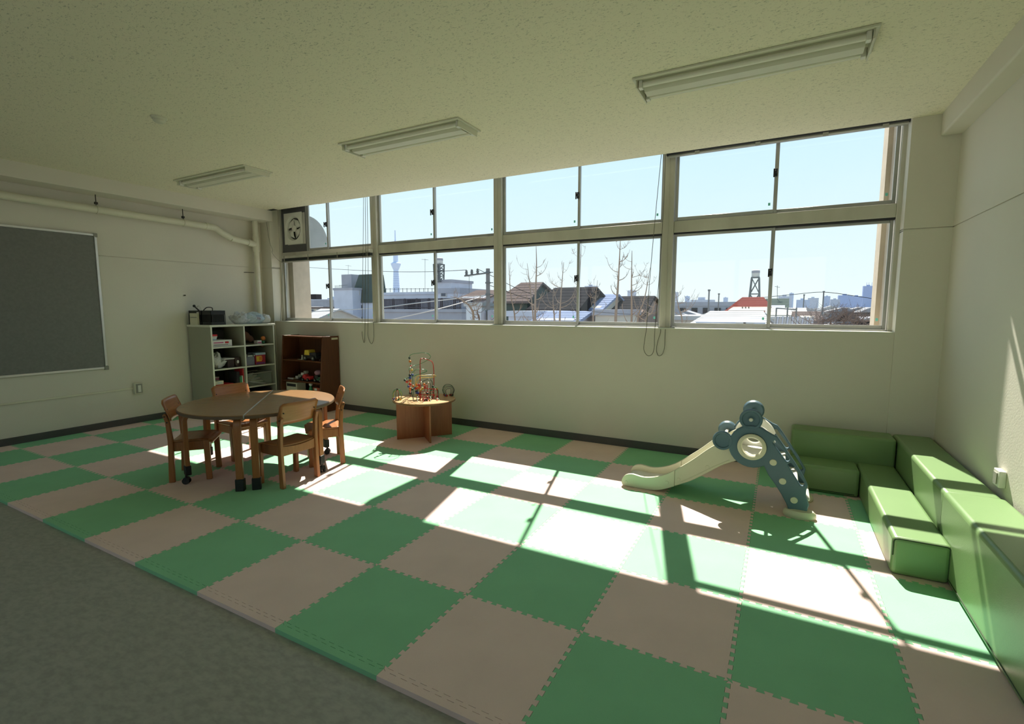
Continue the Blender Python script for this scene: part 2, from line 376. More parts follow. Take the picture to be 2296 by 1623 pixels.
b = MB(); b.prism([(3.77, 2.30)]+[(3.77+.36*math.sin(t*PI/2/10), 2.36+.40*math.cos(t*PI/2/10)) for t in range(11)]+[(4.13, 2.30)], lambda u, v, t: (t, u, v), cx-.23, cx+.23)
hd = b.build('weather_hood', flat('galvanised_hood', (.40, .44, .46), .45), f)

# blinds drawn up: head rail under the transom of the first bay, and at the ceiling of the fourth
p0 = atY(634, 580, 3.655); p1 = atY(833, 570, 3.655)
bl = thing('raised_blind', 'raised venetian blind hanging under transom of first window', 'blind', (p0.x, 3.655, p0.z))
b = MB(); b.box(p0.x, p1.x, 3.625, 3.685, 2.150, 2.185); b.build('head_rail', M_ALU, bl, bevel=.003)
for k in range(6):
    b = MB(); b.box(p0.x+.004, p1.x-.004, 3.63, 3.68, 2.112+.006*k, 2.115+.006*k); b.build('slat', flat('dark_blind_slat', (.07, .075, .08), .4), bl)
b = MB(); b.box(p0.x, p1.x, 3.632, 3.678, 2.098, 2.110); b.build('bottom_rail', M_GREYP, bl)
for t_ in (.04, .33, .66, .97):
    xx = p0.x+(p1.x-p0.x)*t_; b = MB(); b.box(xx-.006, xx+.006, 3.622, 3.632, 2.10, 2.185); b.build('tape', M_GREYP, bl)
b = MB(); b.box(p1.x-.06, p1.x-.005, 3.61, 3.69, 2.16, 2.192); b.build('bracket', M_WHITE, bl)
bl = thing('raised_blind', 'raised blind tucked against ceiling above the fourth window', 'blind', (4.2, 3.65, 2.83))
b = MB(); b.box(MUL[2]-.02, JR+.0, 3.632, 3.668, 2.846, 2.872); b.build('head_rail', M_DARKRUB, bl)
for k in range(3):
    b = MB(); b.box(MUL[2]+.0, JR-.01, 3.634, 3.668, 2.836+.004*k, 2.838+.004*k); b.build('slat', M_GREYP, bl)
b = MB(); b.box(MUL[2]-.015, JR-.008, 3.634, 3.668, 2.828, 2.836); b.build('bottom_rail', M_SASH, bl)
for xx in (3.55, 4.05, 4.55, 4.95):
    b = MB(); b.box(xx-.02, xx+.02, 3.628, 3.634, 2.824, 2.85); b.build('clip', M_GREYP, bl)
# operating cords
M_CORD = flat('olive_blind_cord', (.13, .125, .09), .6)
def cord(label, pts, r=.0028, n=6):
    b = MB(); b.tube(spline(pts, n), r, 6); o = b.build('blind_cord', M_CORD, None, smooth=60); return tag(o, label, 'cord', 'blind cords')
def cp(Y, *q): return [atY(a, c, Y) for a, c in q]
cord('left blind cord loop hanging in front of the third mullion', cp(3.60, (1483, 346), (1468, 500), (1455, 650))+cp(3.55, (1450, 730), (1445, 765), (1444, 785), (1452, 797), (1462, 794), (1467, 778), (1468, 745))+cp(3.60, (1478, 620), (1488, 460), (1492, 346)))
cord('right blind cord loop hanging from sill in front of third mullion', cp(3.57, (1492, 738), (1491, 757), (1490, 778), (1485, 794), (1476, 797), (1472, 784), (1475, 765), (1481, 745), (1481, 738)))
cord('pair of thin blind cords hanging before first mullion', cp(3.60, (815, 440), (814, 560), (813, 660), (812, 735))+cp(3.57, (812, 750), (816, 768), (818, 750))+cp(3.60, (819, 660), (820, 560), (819, 440)))
cord('dark blind cord loop below sill beside the first mullion', cp(3.60, (823, 440), (825, 560), (826, 662))+cp(3.57, (825, 735), (825, 752), (829, 766), (834, 770), (838, 757), (838, 735), (837, 722)))
cord('grey cord loop hanging at left end of the first window', cp(3.60, (634, 588), (631, 680), (628, 735), (631, 750), (636, 752), (638, 735), (641, 660), (643, 590)))
cord('thin black wire dangling from ceiling corner to first window', cp(3.56, (595, 464), (598, 500), (604, 540), (611, 560), (610, 566), (618, 577), (628, 586), (634, 588)), .002)

# ------------------------------------------------------------------ things on the left wall
bd = thing('notice_board', 'large grey felt board in aluminium frame on left wall', 'notice board', (XL, .5, .72))
b = MB(); b.box(XL, XL+.014, -.50, 1.485, .722, 2.242); b.build('panel', M_BOARD, bd)
for nm, a in (('frame_top', (-.50, 1.47, 2.236, 2.26)), ('frame_bottom', (-.50, 1.465, .706, .73))):
    b = MB(); b.box(XL, XL+.024, *a); b.build(nm, M_BOARDFR, bd, bevel=.003)
b = MB(); b.box(XL, XL+.024, 1.476, 1.50, .74, 2.23); b.build('frame_side', M_BOARDFR, bd, bevel=.003)
for z in (.716, 2.246):
    b = MB(); b.box(XL, XL+.028, 1.468, 1.508, z-.022, z+.022); b.build('corner_cap', M_GREYP, bd, bevel=.005)
ob = thing('wall_socket', 'beige surface-mounted wall socket beside the grey board', 'wall socket', (XL, 1.79, .37))
b = MB(); b.box(XL, XL+.045, 1.745, 1.835, .362, .50); b.build('box', M_PIPE, ob, bevel=.006)
b = MB(); b.box(XL+.045, XL+.051, 1.757, 1.826, .373, .487); b.build('face_plate', M_GREYP, ob, bevel=.002)
b = MB(); b.box(XL+.051, XL+.058, 1.775, 1.808, .385, .47); b.build('socket_insert', M_WHITE, ob, bevel=.002)
tag(box('cable_duct', M_PIPE, XL, XL+.014, -1.5, 1.745, .425, .445, bevel=.002), 'thin cream cable duct running along wall to the socket', 'cable duct')
b = MB(); b.cyl((XL, 2.42, 1.585), (XL+.02, 2.42, 1.585), .006, .006, 8); b.ball((XL+.022, 2.42, 1.585), .009)
tag(b.build('wall_hook', M_BOLT), 'small dark hook screwed into wall above black baskets', 'hook')
# pipes
PX = XL+.10
pp = thing('drain_pipe', 'cream painted pipe running under left beam down to the shelf', 'pipe', (PX, 3.42, 1.0))
R_ = .042
b = MB(); b.tube([(PX, YB+.01, 2.58), (PX, 2.76, 2.515)], R_, 16); b.build('pipe_run', M_PIPE, pp)
q0, q1 = Vector((PX, 2.76, 2.515)), Vector((PX, 3.05, 2.395))
b = MB(); b.tube(spline([q0, q0+Vector((0, .07, -.004)), q0+Vector((0, .14, -.05)), q1+Vector((0, -.05, .03)), q1], 6), R_*1.05, 16); b.build('elbow', M_PIPE, pp)
VY = 3.425
b = MB(); b.tube([q1, (PX, VY, 2.355)], R_*.95, 16); b.build('branch_pipe', M_PIPE, pp)
b = MB(); b.tube([(PX, VY, .0), (PX, VY, ZC)], R_*.9, 16); b.build('riser', M_PIPE, pp)
b = MB(); b.tube([(PX, VY, 2.24), (PX, VY, 2.26), (PX, VY, 2.45), (PX, VY, 2.47)], [R_*1.0, R_*1.15, R_*1.15, R_*1.0], 16); b.tube([(PX, VY-.13, 2.367), (PX, VY-.02, 2.356)], R_*1.12, 16); b.build('tee', M_PIPE, pp)
b = MB(); b.tube([(PX, 2.70, 2.517), (PX, 2.735, 2.515)], R_*1.13, 16); b.build('collar', M_PIPE, pp)
for y in (1.49, 2.42):
    z = 2.58-(y-YB)*.065/(2.76-YB)
    b = MB(); b.cyl((PX, y, z+R_), (PX, y, 2.69), .005, .005, 8); b.box(PX-.012, PX+.012, y-.014, y+.014, z+R_+.015, z+R_+.04); hg = b.build('hanger', M_BOLT, pp)
    b = MB(); b.tube([(PX+(R_+.003)*math.cos(a), y, z+(R_+.003)*math.sin(a)) for a in [k*PI/8 for k in range(16)]], .005, 6, closed=True); b.build('strap', M_PIPE, hg)
for z in (1.94,):
    b = MB(); b.tube([(PX+(R_+.003)*math.cos(a), VY+(R_+.003)*math.sin(a), z) for a in [k*PI/8 for k in range(16)]], .005, 6, closed=True); wc_ = b.build('wall_clamp', M_PIPE, pp); b = MB(); b.cyl((PX-.02, VY-.03, z), (XL, VY-.15, z), .005, .005, 6); b.build('stay_rod', M_BOLT, wc_)
# small box on the right wall
ob = thing('wall_socket', 'white wall socket above the near green sofa block', 'wall socket', (XR, 1.95, .5))
b = MB(); b.box(XR-.03, XR, 2.165, 2.25, .455, .545); b.build('face_plate', M_WHITE, ob, bevel=.004)
b = MB(); b.box(XR-.036, XR-.03, 2.185, 2.23, .47, .53); b.build('socket_insert', M_GREYP, ob)

# ------------------------------------------------------------------ ceiling fittings
def troffer(x0, label):
    x1 = x0+1.268; y0, y1 = 1.905, 2.235
    t = thing('ceiling_light', label, 'ceiling light', ((x0+x1)/2, 2.07, ZC), 0, 'unlit ceiling lights')
    z = ZC-.001
    b = MB(); b.box(x0, x1, y0, y0+.018, z-.012, z); b.box(x0, x1, y1-.018, y1, z-.012, z); b.box(x0, x0+.018, y0+.018, y1-.018, z-.012, z); b.box(x1-.018, x1, y0+.018, y1-.018, z-.012, z)
    b.build('rim', M_FITT, t, bevel=.002)
    b = MB(); b.box(x0+.018, x1-.018, y0+.018, y1-.018, z-.004, z); b.build('tray', M_FITT, t)
    yc = (y0+y1)/2
    b = MB(); b.prism([(yc-.075, z-.004), (yc-.04, z-.05), (yc+.04, z-.05), (yc+.075, z-.004)], lambda u, v, s_: (s_, u, v), x0+.05, x1-.05); b.build('reflector_spine', M_FITT, t)
    for s_ in (-1, 1):
        y = yc+s_*.098
        b = MB(); b.cyl((x0+.055, y, z-.028), (x1-.055, y, z-.028), .0155, None, 14); b.build('tube', M_TUBE, t)
        for xe in (x0+.042, x1-.042):
            b = MB(); b.box(xe-.012, xe+.012, y-.02, y+.02, z-.052, z-.004); b.build('lamp_holder', M_WHITE, t, bevel=.003)
    for xe in (x0+.022, x1-.022):
        b = MB(); b.box(xe-.004, xe+.004, y0+.03, y1-.03, z-.055, z-.004); b.build('end_plate', M_FITT, t)
    b = MB(); b.box(x0+.02, x1-.02, y1-.03, y1-.022, z-.03, z-.004); b.build('side_reflector', M_FITT, t)
troffer(3.407, 'unlit twin-tube ceiling light nearest the green corner sofa')
troffer(.820, 'unlit twin-tube ceiling light in the middle of the row')
troffer(-1.775, 'unlit twin-tube ceiling light nearest the left wall')
d = thing('smoke_detector', 'small round cream smoke detector on the ceiling', 'smoke detector', (.10, .84, ZC))
b = MB(); b.lathe([(.052, 0), (.052, -.012), (.045, -.018)], (.10, .84, ZC), 24); b.build('base', M_FITT, d)
b = MB(); b.lathe([(.040, -.018), (.040, -.03), (.028, -.042), (0, -.044)], (.10, .84, ZC), 24); b.build('sensor_cap', M_FITT, d)

# ------------------------------------------------------------------ interlocking foam mats
S = .6
mt = thing('foam_play_mat', 'green and beige checkered interlocking foam play mat on floor', 'play mat', (1.4, 1.8, ZF))
NP = 11; TD = .0085
def edge(n=NP):                                              # dovetail profile along 0..1, offset
    out = []
    P = 1/n
    for k in range(n):
        a = k*P; s_ = TD if k % 1 == 0 else -TD
        if k == 0: out.append((0, 0))
        out += [(a+.27*P, -TD), (a+.19*P, TD), (a+.77*P, TD), (a+.69*P, -TD)]
    return [q for q in out if 0 <= q[0] < 1]
EP = edge()
def tile_poly(x0, x1, y0, y1, sides):                        # sides: dict b,r,t,l -> True toothed
    pts = []
    def seg(ax, ay, bx, by, nx, ny, tooth, rev):
        if not tooth: pts.append((ax, ay)); return
        E = EP if not rev else None
        if rev:
            L = [(0, 0)]+[(1-t, o) for t, o in reversed(EP[1:])]
        else: L = EP
        for t, o in L: pts.append((ax+(bx-ax)*t+nx*o, ay+(by-ay)*t+ny*o))
    seg(x0, y0, x1, y0, 0, 1, sides['b'], False); seg(x1, y0, x1, y1, 1, 0, sides['r'], False)
    seg(x1, y1, x0, y1, 0, 1, sides['t'], True); seg(x0, y1, x0, y0, 1, 0, sides['l'], True)
    return pts
CACHE = {}
def tile(i, j, x0, x1, y0, y1, sides, green):
    key = (round(x1-x0, 4), round(y1-y0, 4), tuple(sides.values()), green)
    cx_, cy_ = (x0+x1)/2, (y0+y1)/2
    if key not in CACHE:
        poly = tile_poly(x0-cx_, x1-cx_, y0-cy_, y1-cy_, sides)
        g = .9975; poly = [(a*g, c*g) for a, c in poly]
        b = MB(); b.prism(poly, lambda u, v, t: (u, v, t), 0, -ZF)
        o = b.build('mat_tile', M_GREEN if green else M_BEIGE, mt, smooth=0, local=True); CACHE[key] = o.data
    else:
        o = bpy.data.objects.new('mat_tile', CACHE[key]); COL.objects.link(o); o.parent = mt
    o.location = (cx_-1.4, cy_-1.8, random.uniform(-.0004, .0004)); o.rotation_euler = (0, 0, random.uniform(-.0006, .0006))
YT = 3.578
for i in range(-5, 9):
    x0 = max(i*S, XL+.014); x1 = min((i+1)*S, XR-.014)
    for j in range(0, 6):
        y0 = j*S if j else .022; y1 = (j+1)*S if j < 5 else YT
        sides = dict(b=True, r=i < 8, t=j < 5, l=i > -5)
        tile(i, j, x0, x1, y0, y1, sides, (i+j) % 2 == 0)
    poly = [(x0, -.021), (x1, -.021)]                        # straight edging strip, same colour as its tile
    L = [(1-t, o) for t, o in reversed(EP[1:])]
    poly += [(x1, .0212)]+[(x0+(x1-x0)*(1-t_), .0206+o) for t_, o in L][:0]+[(x0+(x1-x0)*t, .0206+o) for t, o in reversed(EP[1:])]+[(x0, .0212)]
    MB().prism([(x0+(u-x0)*.998+.0006, v) for u, v in poly], lambda u, v, t: (u, v, ZF+t), 0, -ZF).build('edge_strip', M_GREEN if i % 2 == 0 else M_BEIGE, mt, smooth=0)

# ================================================================== TABLE AND CHAIRS
TC = Vector((.31, 1.39, 0)); TR = .612; TH = .60; SEAM = math.radians(134.6)
def half_table(axis, label):
    t = thing('half_round_table', label, 'table', TC, axis, 'half-round tables pushed together')
    n = 28; g = .004
    arc = [(g+(TR-g)*math.cos(a), TR*math.sin(a)) for a in [-PI/2+PI*k/n for k in range(n+1)]]
    o = MB().prism(arc, lambda u, v, s_: (u, v, s_), TH-.026, TH).build('table_top', M_TOP, t, local=True, bevel=.004)
    e = [(g+(TR+.004-g)*math.cos(a), (TR+.004)*math.sin(a)) for a in [-PI/2+PI*k/n for k in range(n+1)]]
    b = MB(); b.prism([(u, v) for u, v in e], lambda u, v, s_: (u, v, s_), TH-.030, TH-.004); b.build('edging', M_TOPEDGE, t, local=True, bevel=.006)
    if axis > PI: 
        b = MB(); b.box(-.004, .004, -TR+.004, TR-.004, TH-.02, TH-.0005); b.build('seam_reflection', M_BOARDFR, t, local=True)  # pale strip stands in for the sky's reflection along the seam
    b = MB(); rr = TR-.10
    b.prism([(.05, -rr*.82), (.07, -rr*.82), (.07, rr*.82), (.05, rr*.82)], lambda u, v, s_: (u, v, s_), TH-.085, TH-.03); b.build('apron', M_MAPLE, t, local=True)
    legs = [(-PI/2+.10, .575, False), (PI/2-.10, .575, False), (-.50, .575, True), (.50, .575, True)]
    for a, r, cast in legs:
        x, y = r*math.cos(a), r*math.sin(a); d = Vector((math.cos(a), math.sin(a), 0))
        zb = .085 if not cast else .125
        pts = [Vector((x, y, zb)), Vector((x, y, TH-.13)), Vector((x, y, TH-.085))]+[Vector((x, y, TH-.085))-d*.05*(1-math.cos(q))+Vector((0, 0, .05*math.sin(q))) for q in (.4, .8, 1.2, 1.5)]+[Vector((x, y, TH-.034))-d*.16]
        b = MB(); sd_ = d.cross(Vector((0, 0, 1)))                # flat bent-wood section swept along pts
        ring_ = []
        for q, P_ in enumerate(pts):
            tdir = (pts[min(q+1, len(pts)-1)]-pts[max(q-1, 0)]).normalized(); nrm = sd_.cross(tdir)
            ring_ += [P_+sd_*.026+nrm*.016, P_-sd_*.026+nrm*.016, P_-sd_*.026-nrm*.016, P_+sd_*.026-nrm*.016]
        m_ = len(pts); b.add(ring_, [(4*i+k, 4*i+(k+1) % 4, 4*i+4+(k+1) % 4, 4*i+4+k) for i in range(m_-1) for k in range(4)]+[(3, 2, 1, 0), (4*m_-4, 4*m_-3, 4*m_-2, 4*m_-1)])
        lg = b.build('leg', M_MAPLE, t, local=True, bevel=.004)
        M_ = Matrix.Translation((x, y, 0)) @ Matrix.Rotation(a, 4, 'Z')
        if not cast:
            b = MB(); b.box(-.024, .024, -.033, .033, 0, .095, M_); b.build('rubber_foot', M_BLACK, lg, local=True, bevel=.006)
        else:
            b = MB(); b.box(-.022, .022, -.031, .031, .072, .15, M_); b.build('rubber_foot', M_BLACK, lg, local=True, bevel=.006)
            b = MB(); q = Vector((x, y, 0))+d*.012; s2 = Vector((math.cos(a+.9), math.sin(a+.9), 0))
            b.cyl(q+Vector((0, 0, .05)), q+Vector((0, 0, .075)), .009)
            for k in (-1, 1): b.cyl(q+s2*(.016*k)+Vector((0, 0, .026))+s2*.006*k, q+s2*(.016*k)+Vector((0, 0, .026))-s2*.006*k, .026, None, 14)
            b.cyl(q-s2*.02+Vector((0, 0, .04)), q+s2*.02+Vector((0, 0, .04)), .018, None, 10)
            b.build('caster', M_BLACK, lg, local=True)
    return t
half_table(SEAM+PI/2, 'half-round brown table half nearer the left wall')
half_table(SEAM-PI/2, 'half-round brown table half nearer the window, partly sunlit')

def make_chair():
    t = thing('kids_chair', 'x', 'chair', (0, 0, 0), 0, 'wooden chairs around the table')
    W = .165; ZS = .345                                      # faces +x
    for s_ in (-1, 1):
        b = MB(); b.prism([(.105, 0), (.148, 0), (.142, ZS-.012), (.098, ZS-.012)], lambda u, v, q: (u, q, v), s_*W-.015, s_*W+.015); b.build('leg', M_MAPLE, t, local=True, bevel=.005)
        poly = [(-.162, 0), (-.118, 0), (-.112, ZS), (-.128, .50), (-.146, .560), (-.160, .572), (-.174, .562), (-.158, .50), (-.150, ZS)]
        b = MB(); b.prism(poly, lambda u, v, q: (u, q, v), s_*W-.015, s_*W+.015); lg = b.build('leg', M_MAPLE, t, local=True, bevel=.005)
        for z, x in ((.548, -.158), (.50, -.143)):
            b = MB(); b.cyl((x, s_*(W+.0155), z), (x, s_*(W+.019), z), .006, None, 10); b.build('bolt', M_BOLT, lg, local=True)
        b = MB(); b.box(-.125, .115, s_*(W-.012)-.009, s_*(W-.012)+.009, ZS-.092, ZS-.016); b.build('side_rail', M_MAPLE, t, local=True, bevel=.003)
    b = MB(); b.box(.112, .132, -W+.015, W-.015, ZS-.075, ZS-.02); b.build('front_rail', M_MAPLE, t, local=True, bevel=.003)
    b = MB(); b.prism([(-W+.015, ZS-.09), (W-.015, ZS-.09), (W-.015, ZS-.01)]+[(W-.015-(2*W-.03)*k/10, ZS-.01-.016*math.sin(PI*k/10)) for k in range(1, 10)]+[(-W+.015, ZS-.01)], lambda u, v, q: (q, u, v), -.142, -.122); b.build('back_rail', M_MAPLE, t, local=True, bevel=.003)
    # dished plywood seat
    nx, ny = 8, 8; P = []; F = []
    for i in range(nx+1):
        for j in range(ny+1):
            u = i/nx; v = j/ny; x = -.135+.30*u; y = (-W-.004)+(2*W+.008)*v
            z = ZS-.010*math.sin(PI*v)*(1-u*.5)-.028*max(0, u-.72)**2/.0784
            P.append((x, y, z))
    for i in range(nx):
        for j in range(ny): F.append((i*(ny+1)+j, (i+1)*(ny+1)+j, (i+1)*(ny+1)+j+1, i*(ny+1)+j+1))
    st = MB().add(P, F).build('seat', M_PLY, t, local=True, smooth=60); md = st.modifiers.new('s', 'SOLIDIFY'); md.thickness = .012; md.offset = -1
    # curved plywood backrest, leaning back
    P = []; F = []; nu, nv = 12, 6
    for i in range(nu+1):
        for j in range(nv+1):
            u = -1+2*i/nu; v = j/nv; y = u*(W+.012)
            top = .678-.02*max(0, abs(u)-.85)/.15; bot = .505+.02*max(0, abs(u)-.85)/.15
            z = bot+(top-bot)*v; x = -.122-.050*v+.020*u*u-.016
            P.append((x, y, z))
    for i in range(nu):
        for j in range(nv): F.append((i*(nv+1)+j, (i+1)*(nv+1)+j, (i+1)*(nv+1)+j+1, i*(nv+1)+j+1))
    bk = MB().add(P, F).build('backrest', M_PLY, t, local=True, smooth=60); md = bk.modifiers.new('s', 'SOLIDIFY'); md.thickness = .012; md.offset = 0
    for s_ in (-1, 1):
        b = MB(); b.cyl((-.144, s_*(W-.022), .60), (-.1665, s_*(W-.022), .60), .005, None, 10); b.build('screw', M_BOLT, bk, local=True)
    return t
chair0 = make_chair()
spots = [(.785, 1.29, PI, 'wooden child chair with its back to the slide, nearest the mat centre'),
         (-.02, 1.005, math.radians(47), 'wooden child chair on the left, facing away from the notice board'),
         (.625, 1.80, math.radians(-127), 'wooden child chair standing on window side with sunlit backrest edge'),
         (-.215, 1.545, math.radians(-3), 'wooden child chair in front of the white cubby shelf')]
for k, (x, y, a, lb) in enumerate(spots):
    c = chair0 if k == 0 else dup(chair0)
    c.location = (x, y, 0); c.rotation_euler = (0, 0, a); c['label'] = lb

# ================================================================== ROUND ACTIVITY TABLE AND BEAD MAZE
AC = Vector((.905, 2.925, 0)); AZ = .43
t = thing('activity_table', 'round reddish wooden activity table on crossed panel base', 'table', AC)
b = MB(); b.lathe([(.325, AZ-.026), (.338, AZ-.02), (.338, AZ-.004), (.334, AZ)], AC, 48); b.build('table_top', wood('maple_round_top', (.55, .33, .16), (.64, .42, .22), .35, 5, 0), t)
b = MB(); b.lathe([(.339, AZ-.022), (.3405, AZ-.02), (.3405, AZ-.008), (.339, AZ-.006)], AC, 48); b.build('edge_band', flat('dark_wood_edge', (.20, .10, .045), .4), t)
for k, a in enumerate((50, -40)):
    M_ = Matrix.Translation(AC) @ Matrix.Rotation(math.radians(a), 4, 'Z')
    if k == 0: MB().box(-.305, .305, -.009, .009, 0, AZ-.026, M_).build('base_panel', M_BACKW, t, bevel=.002)
    else:
        b = MB(); b.box(-.285, -.0095, -.009, .009, 0, AZ-.026, M_); b.build('base_panel', M_BACKW, t, bevel=.002)
        b = MB(); b.box(.0095, .285, -.009, .009, 0, AZ-.026, M_); b.build('base_panel', M_BACKW, t, bevel=.002)
vd = Vector((AC.x-CAM_P.x, AC.y-CAM_P.y, 0)).normalized()
def bz(zx, zy, off=0.0):                                     # point on the vertical plane through the table, shifted by off
    px, py = 840+zx/6.764, 770+zy/6.764; d = ray(px, py); c = AC+vd*off
    return CAM_P+d*((c-CAM_P).dot(vd)/d.dot(vd))
def onz(zx, zy): px, py = 840+zx/6.764, 770+zy/6.764; return atZ(px, py, AZ)
bm_ = thing('bead_maze', 'tangled coloured wire bead maze standing on the round table', 'toy', (AC.x, AC.y, AZ))
WC = {'g': flat('green_wire', (.04, .22, .09), .3), 'r': flat('red_wire', (.50, .06, .045), .3), 'y': flat('yellow_wire', (.66, .50, .12), .3), 'k': flat('dark_wire', (.03, .05, .045), .3), 'b': flat('blue_wire', (.05, .08, .35), .3), 'o': flat('orange_wire', (.62, .22, .05), .3), 'w': flat('white_bead', (.7, .68, .6), .3)}
def wire(col, pts, par=None, r=.0036, beads=()):
    sp = spline(pts, 10); o = MB().tube(sp, r*.8, 6).build('wire', WC[col], par or bm_, smooth=60)
    for t_, c_, rb in beads:
        q = sp[int(t_*(len(sp)-1))]; MB().ball(q, rb, 10).build('bead', WC[c_], o, smooth=60)
def foot(zx, zy): v = onz(zx, zy); return v
F_ = foot
wire('g', [F_(590, 850), bz(575, 500), bz(550, 330), bz(528, 200), bz(600, 155, -.03), bz(770, 143, -.06), bz(845, 190, 0), bz(820, 240, .05), bz(700, 305, .06), bz(575, 345), bz(525, 385, -.05), bz(535, 460, -.04)], beads=((.06, 'o', .014), (.10, 'b', .013), (.14, 'y', .014), (.18, 'r', .013), (.22, 'o', .015), (.26, 'k', .012)))
wire('r', [F_(540, 800), bz(538, 600, -.04), bz(535, 460, -.04), bz(530, 410, -.05)], r=.005, beads=((.12, 'k', .016), (.22, 'o', .017), (.32, 'r', .018), (.42, 'o', .017), (.52, 'b', .016), (.62, 'k', .015)))
wire('r', [F_(895, 850), bz(898, 650, .04), bz(895, 400, .04), bz(875, 285, .02), bz(800, 245), bz(740, 228), bz(695, 250, -.02), bz(690, 400, -.02), bz(692, 640, -.02), F_(700, 840)], r=.006, beads=((.05, 'r', .014), (.93, 'y', .013), (.96, 'b', .013)))
wire('y', [F_(640, 860), bz(630, 640), bz(660, 560), bz(720, 520, .03), bz(850, 515, .05), bz(920, 500, .04), bz(905, 480, .02), bz(760, 485, -.03), bz(650, 495, -.05), bz(620, 560, -.03), bz(630, 700, -.02), F_(660, 870)], r=.005, beads=((.06, 'k', .015), (.1, 'o', .015), (.9, 'r', .014), (.94, 'b', .014)))
wire('g', [F_(540, 780), bz(500, 600, -.05), bz(455, 550, -.06), bz(490, 525, -.03), bz(600, 490), bz(700, 455, .03), bz(790, 420, .05), bz(740, 395, .02), bz(620, 400), bz(590, 440)], r=.0045, beads=((.08, 'b', .015), (.14, 'r', .016), (.2, 'k', .014)))
wire('k', [F_(650, 880), bz(655, 700), bz(700, 600, -.03), bz(800, 545, -.05), bz(865, 570, -.03), bz(885, 680, .0), F_(880, 840)], r=.0045, beads=((.12, 'b', .017), (.2, 'o', .016), (.28, 'r', .017), (.36, 'w', .012), (.8, 'k', .014)))
wire('r', [F_(690, 860), bz(690, 720), bz(740, 680, -.03), bz(860, 690, -.02), bz(940, 700, .0), bz(955, 760, .02), F_(950, 870)], r=.007, beads=((.1, 'r', .018), (.2, 'o', .017), (.3, 'y', .016), (.9, 'r', .016), (.95, 'w', .013)))
wire('k', [F_(590, 870), bz(560, 720, -.02), bz(610, 680), bz(700, 640, .03), bz(800, 600, .04), bz(850, 620, .03), bz(840, 760, .02), F_(840, 860)], r=.004, beads=((.2, 'k', .015), (.3, 'b', .014), (.4, 'r', .015), (.5, 'o', .014), (.6, 'w', .011)))
wire('g', [F_(850, 880), bz(850, 740), bz(870, 675, -.02), bz(920, 670), bz(965, 720, .02), F_(975, 860)], r=.0045, beads=((.3, 'g', .013), (.7, 'y', .012)))
for zy in (730, 770, 810): wire('r', [bz(700, zy, -.05), bz(780, zy+8, -.09), bz(870, zy+4, -.05), bz(890, zy-10, 0)], r=.004)
wire('r', [F_(740, 880), bz(760, 700, -.05), bz(770, 640, -.05), bz(800, 640, -.04), bz(800, 760, -.04), F_(810, 880)], r=.005, beads=((.15, 'w', .012), (.3, 'r', .014), (.8, 'k', .014), (.9, 'r', .015)))
for k in range(7):
    q = onz(735+k*20, 862+(k % 2)*10); MB().ball(q+Vector((0, 0, .011)), .011, 8).build('bead', WC['rkr kry'.replace(' ', '')[k % 6]], bm_, smooth=60)
def mini_maze(label, pts, col):
    c = onz(*pts[0]); t_ = thing('bead_maze', label, 'toy', (c.x, c.y, AZ), 0, 'small bead mazes')
    return t_, c
t_, c = mini_maze('small green wire bead loop at left edge of round table', [(345, 855)], 'g')
for k in range(5):
    a = k*PI/5; u = vd.cross(Vector((0, 0, 1)))*math.cos(a)+vd*math.sin(a); h = .11-.01*(k % 2)
    wire('g' if k % 2 == 0 else ('y' if k == 1 else 'r'), [c-u*.04+Vector((0, 0, 0)), c-u*.05+Vector((0, 0, h*.55)), c-u*.025+Vector((0, 0, h)), c+u*.025+Vector((0, 0, h)), c+u*.05+Vector((0, 0, h*.55)), c+u*.04], t_, .0035, beads=((.07, 'rbogyk'[k], .011), (.95, 'kryob'[k], .011), (.5, 'gwkrb'[k], .009)))
t_, c = mini_maze('small dark wire spiral bead loop at right edge of round table', [(1120, 800)], 'k')
for k in range(5):
    a = k*.35-.6; u = vd.cross(Vector((0, 0, 1)))*math.cos(a)+vd*math.sin(a); h = .13-.012*k
    wire('k' if k % 2 == 0 else 'g', [c-u*(.045)+u*.006*k, c-u*(.075-.008*k)+Vector((0, 0, h*.6)), c-u*.035+Vector((0, 0, h)), c+u*.035+Vector((0, 0, h)), c+u*(.075-.008*k)+Vector((0, 0, h*.6)), c+u*.045-u*.006*k], t_, .0035, beads=((.06, 'rkrbr'[k], .012), (.94, 'kyrkr'[k], .012)))

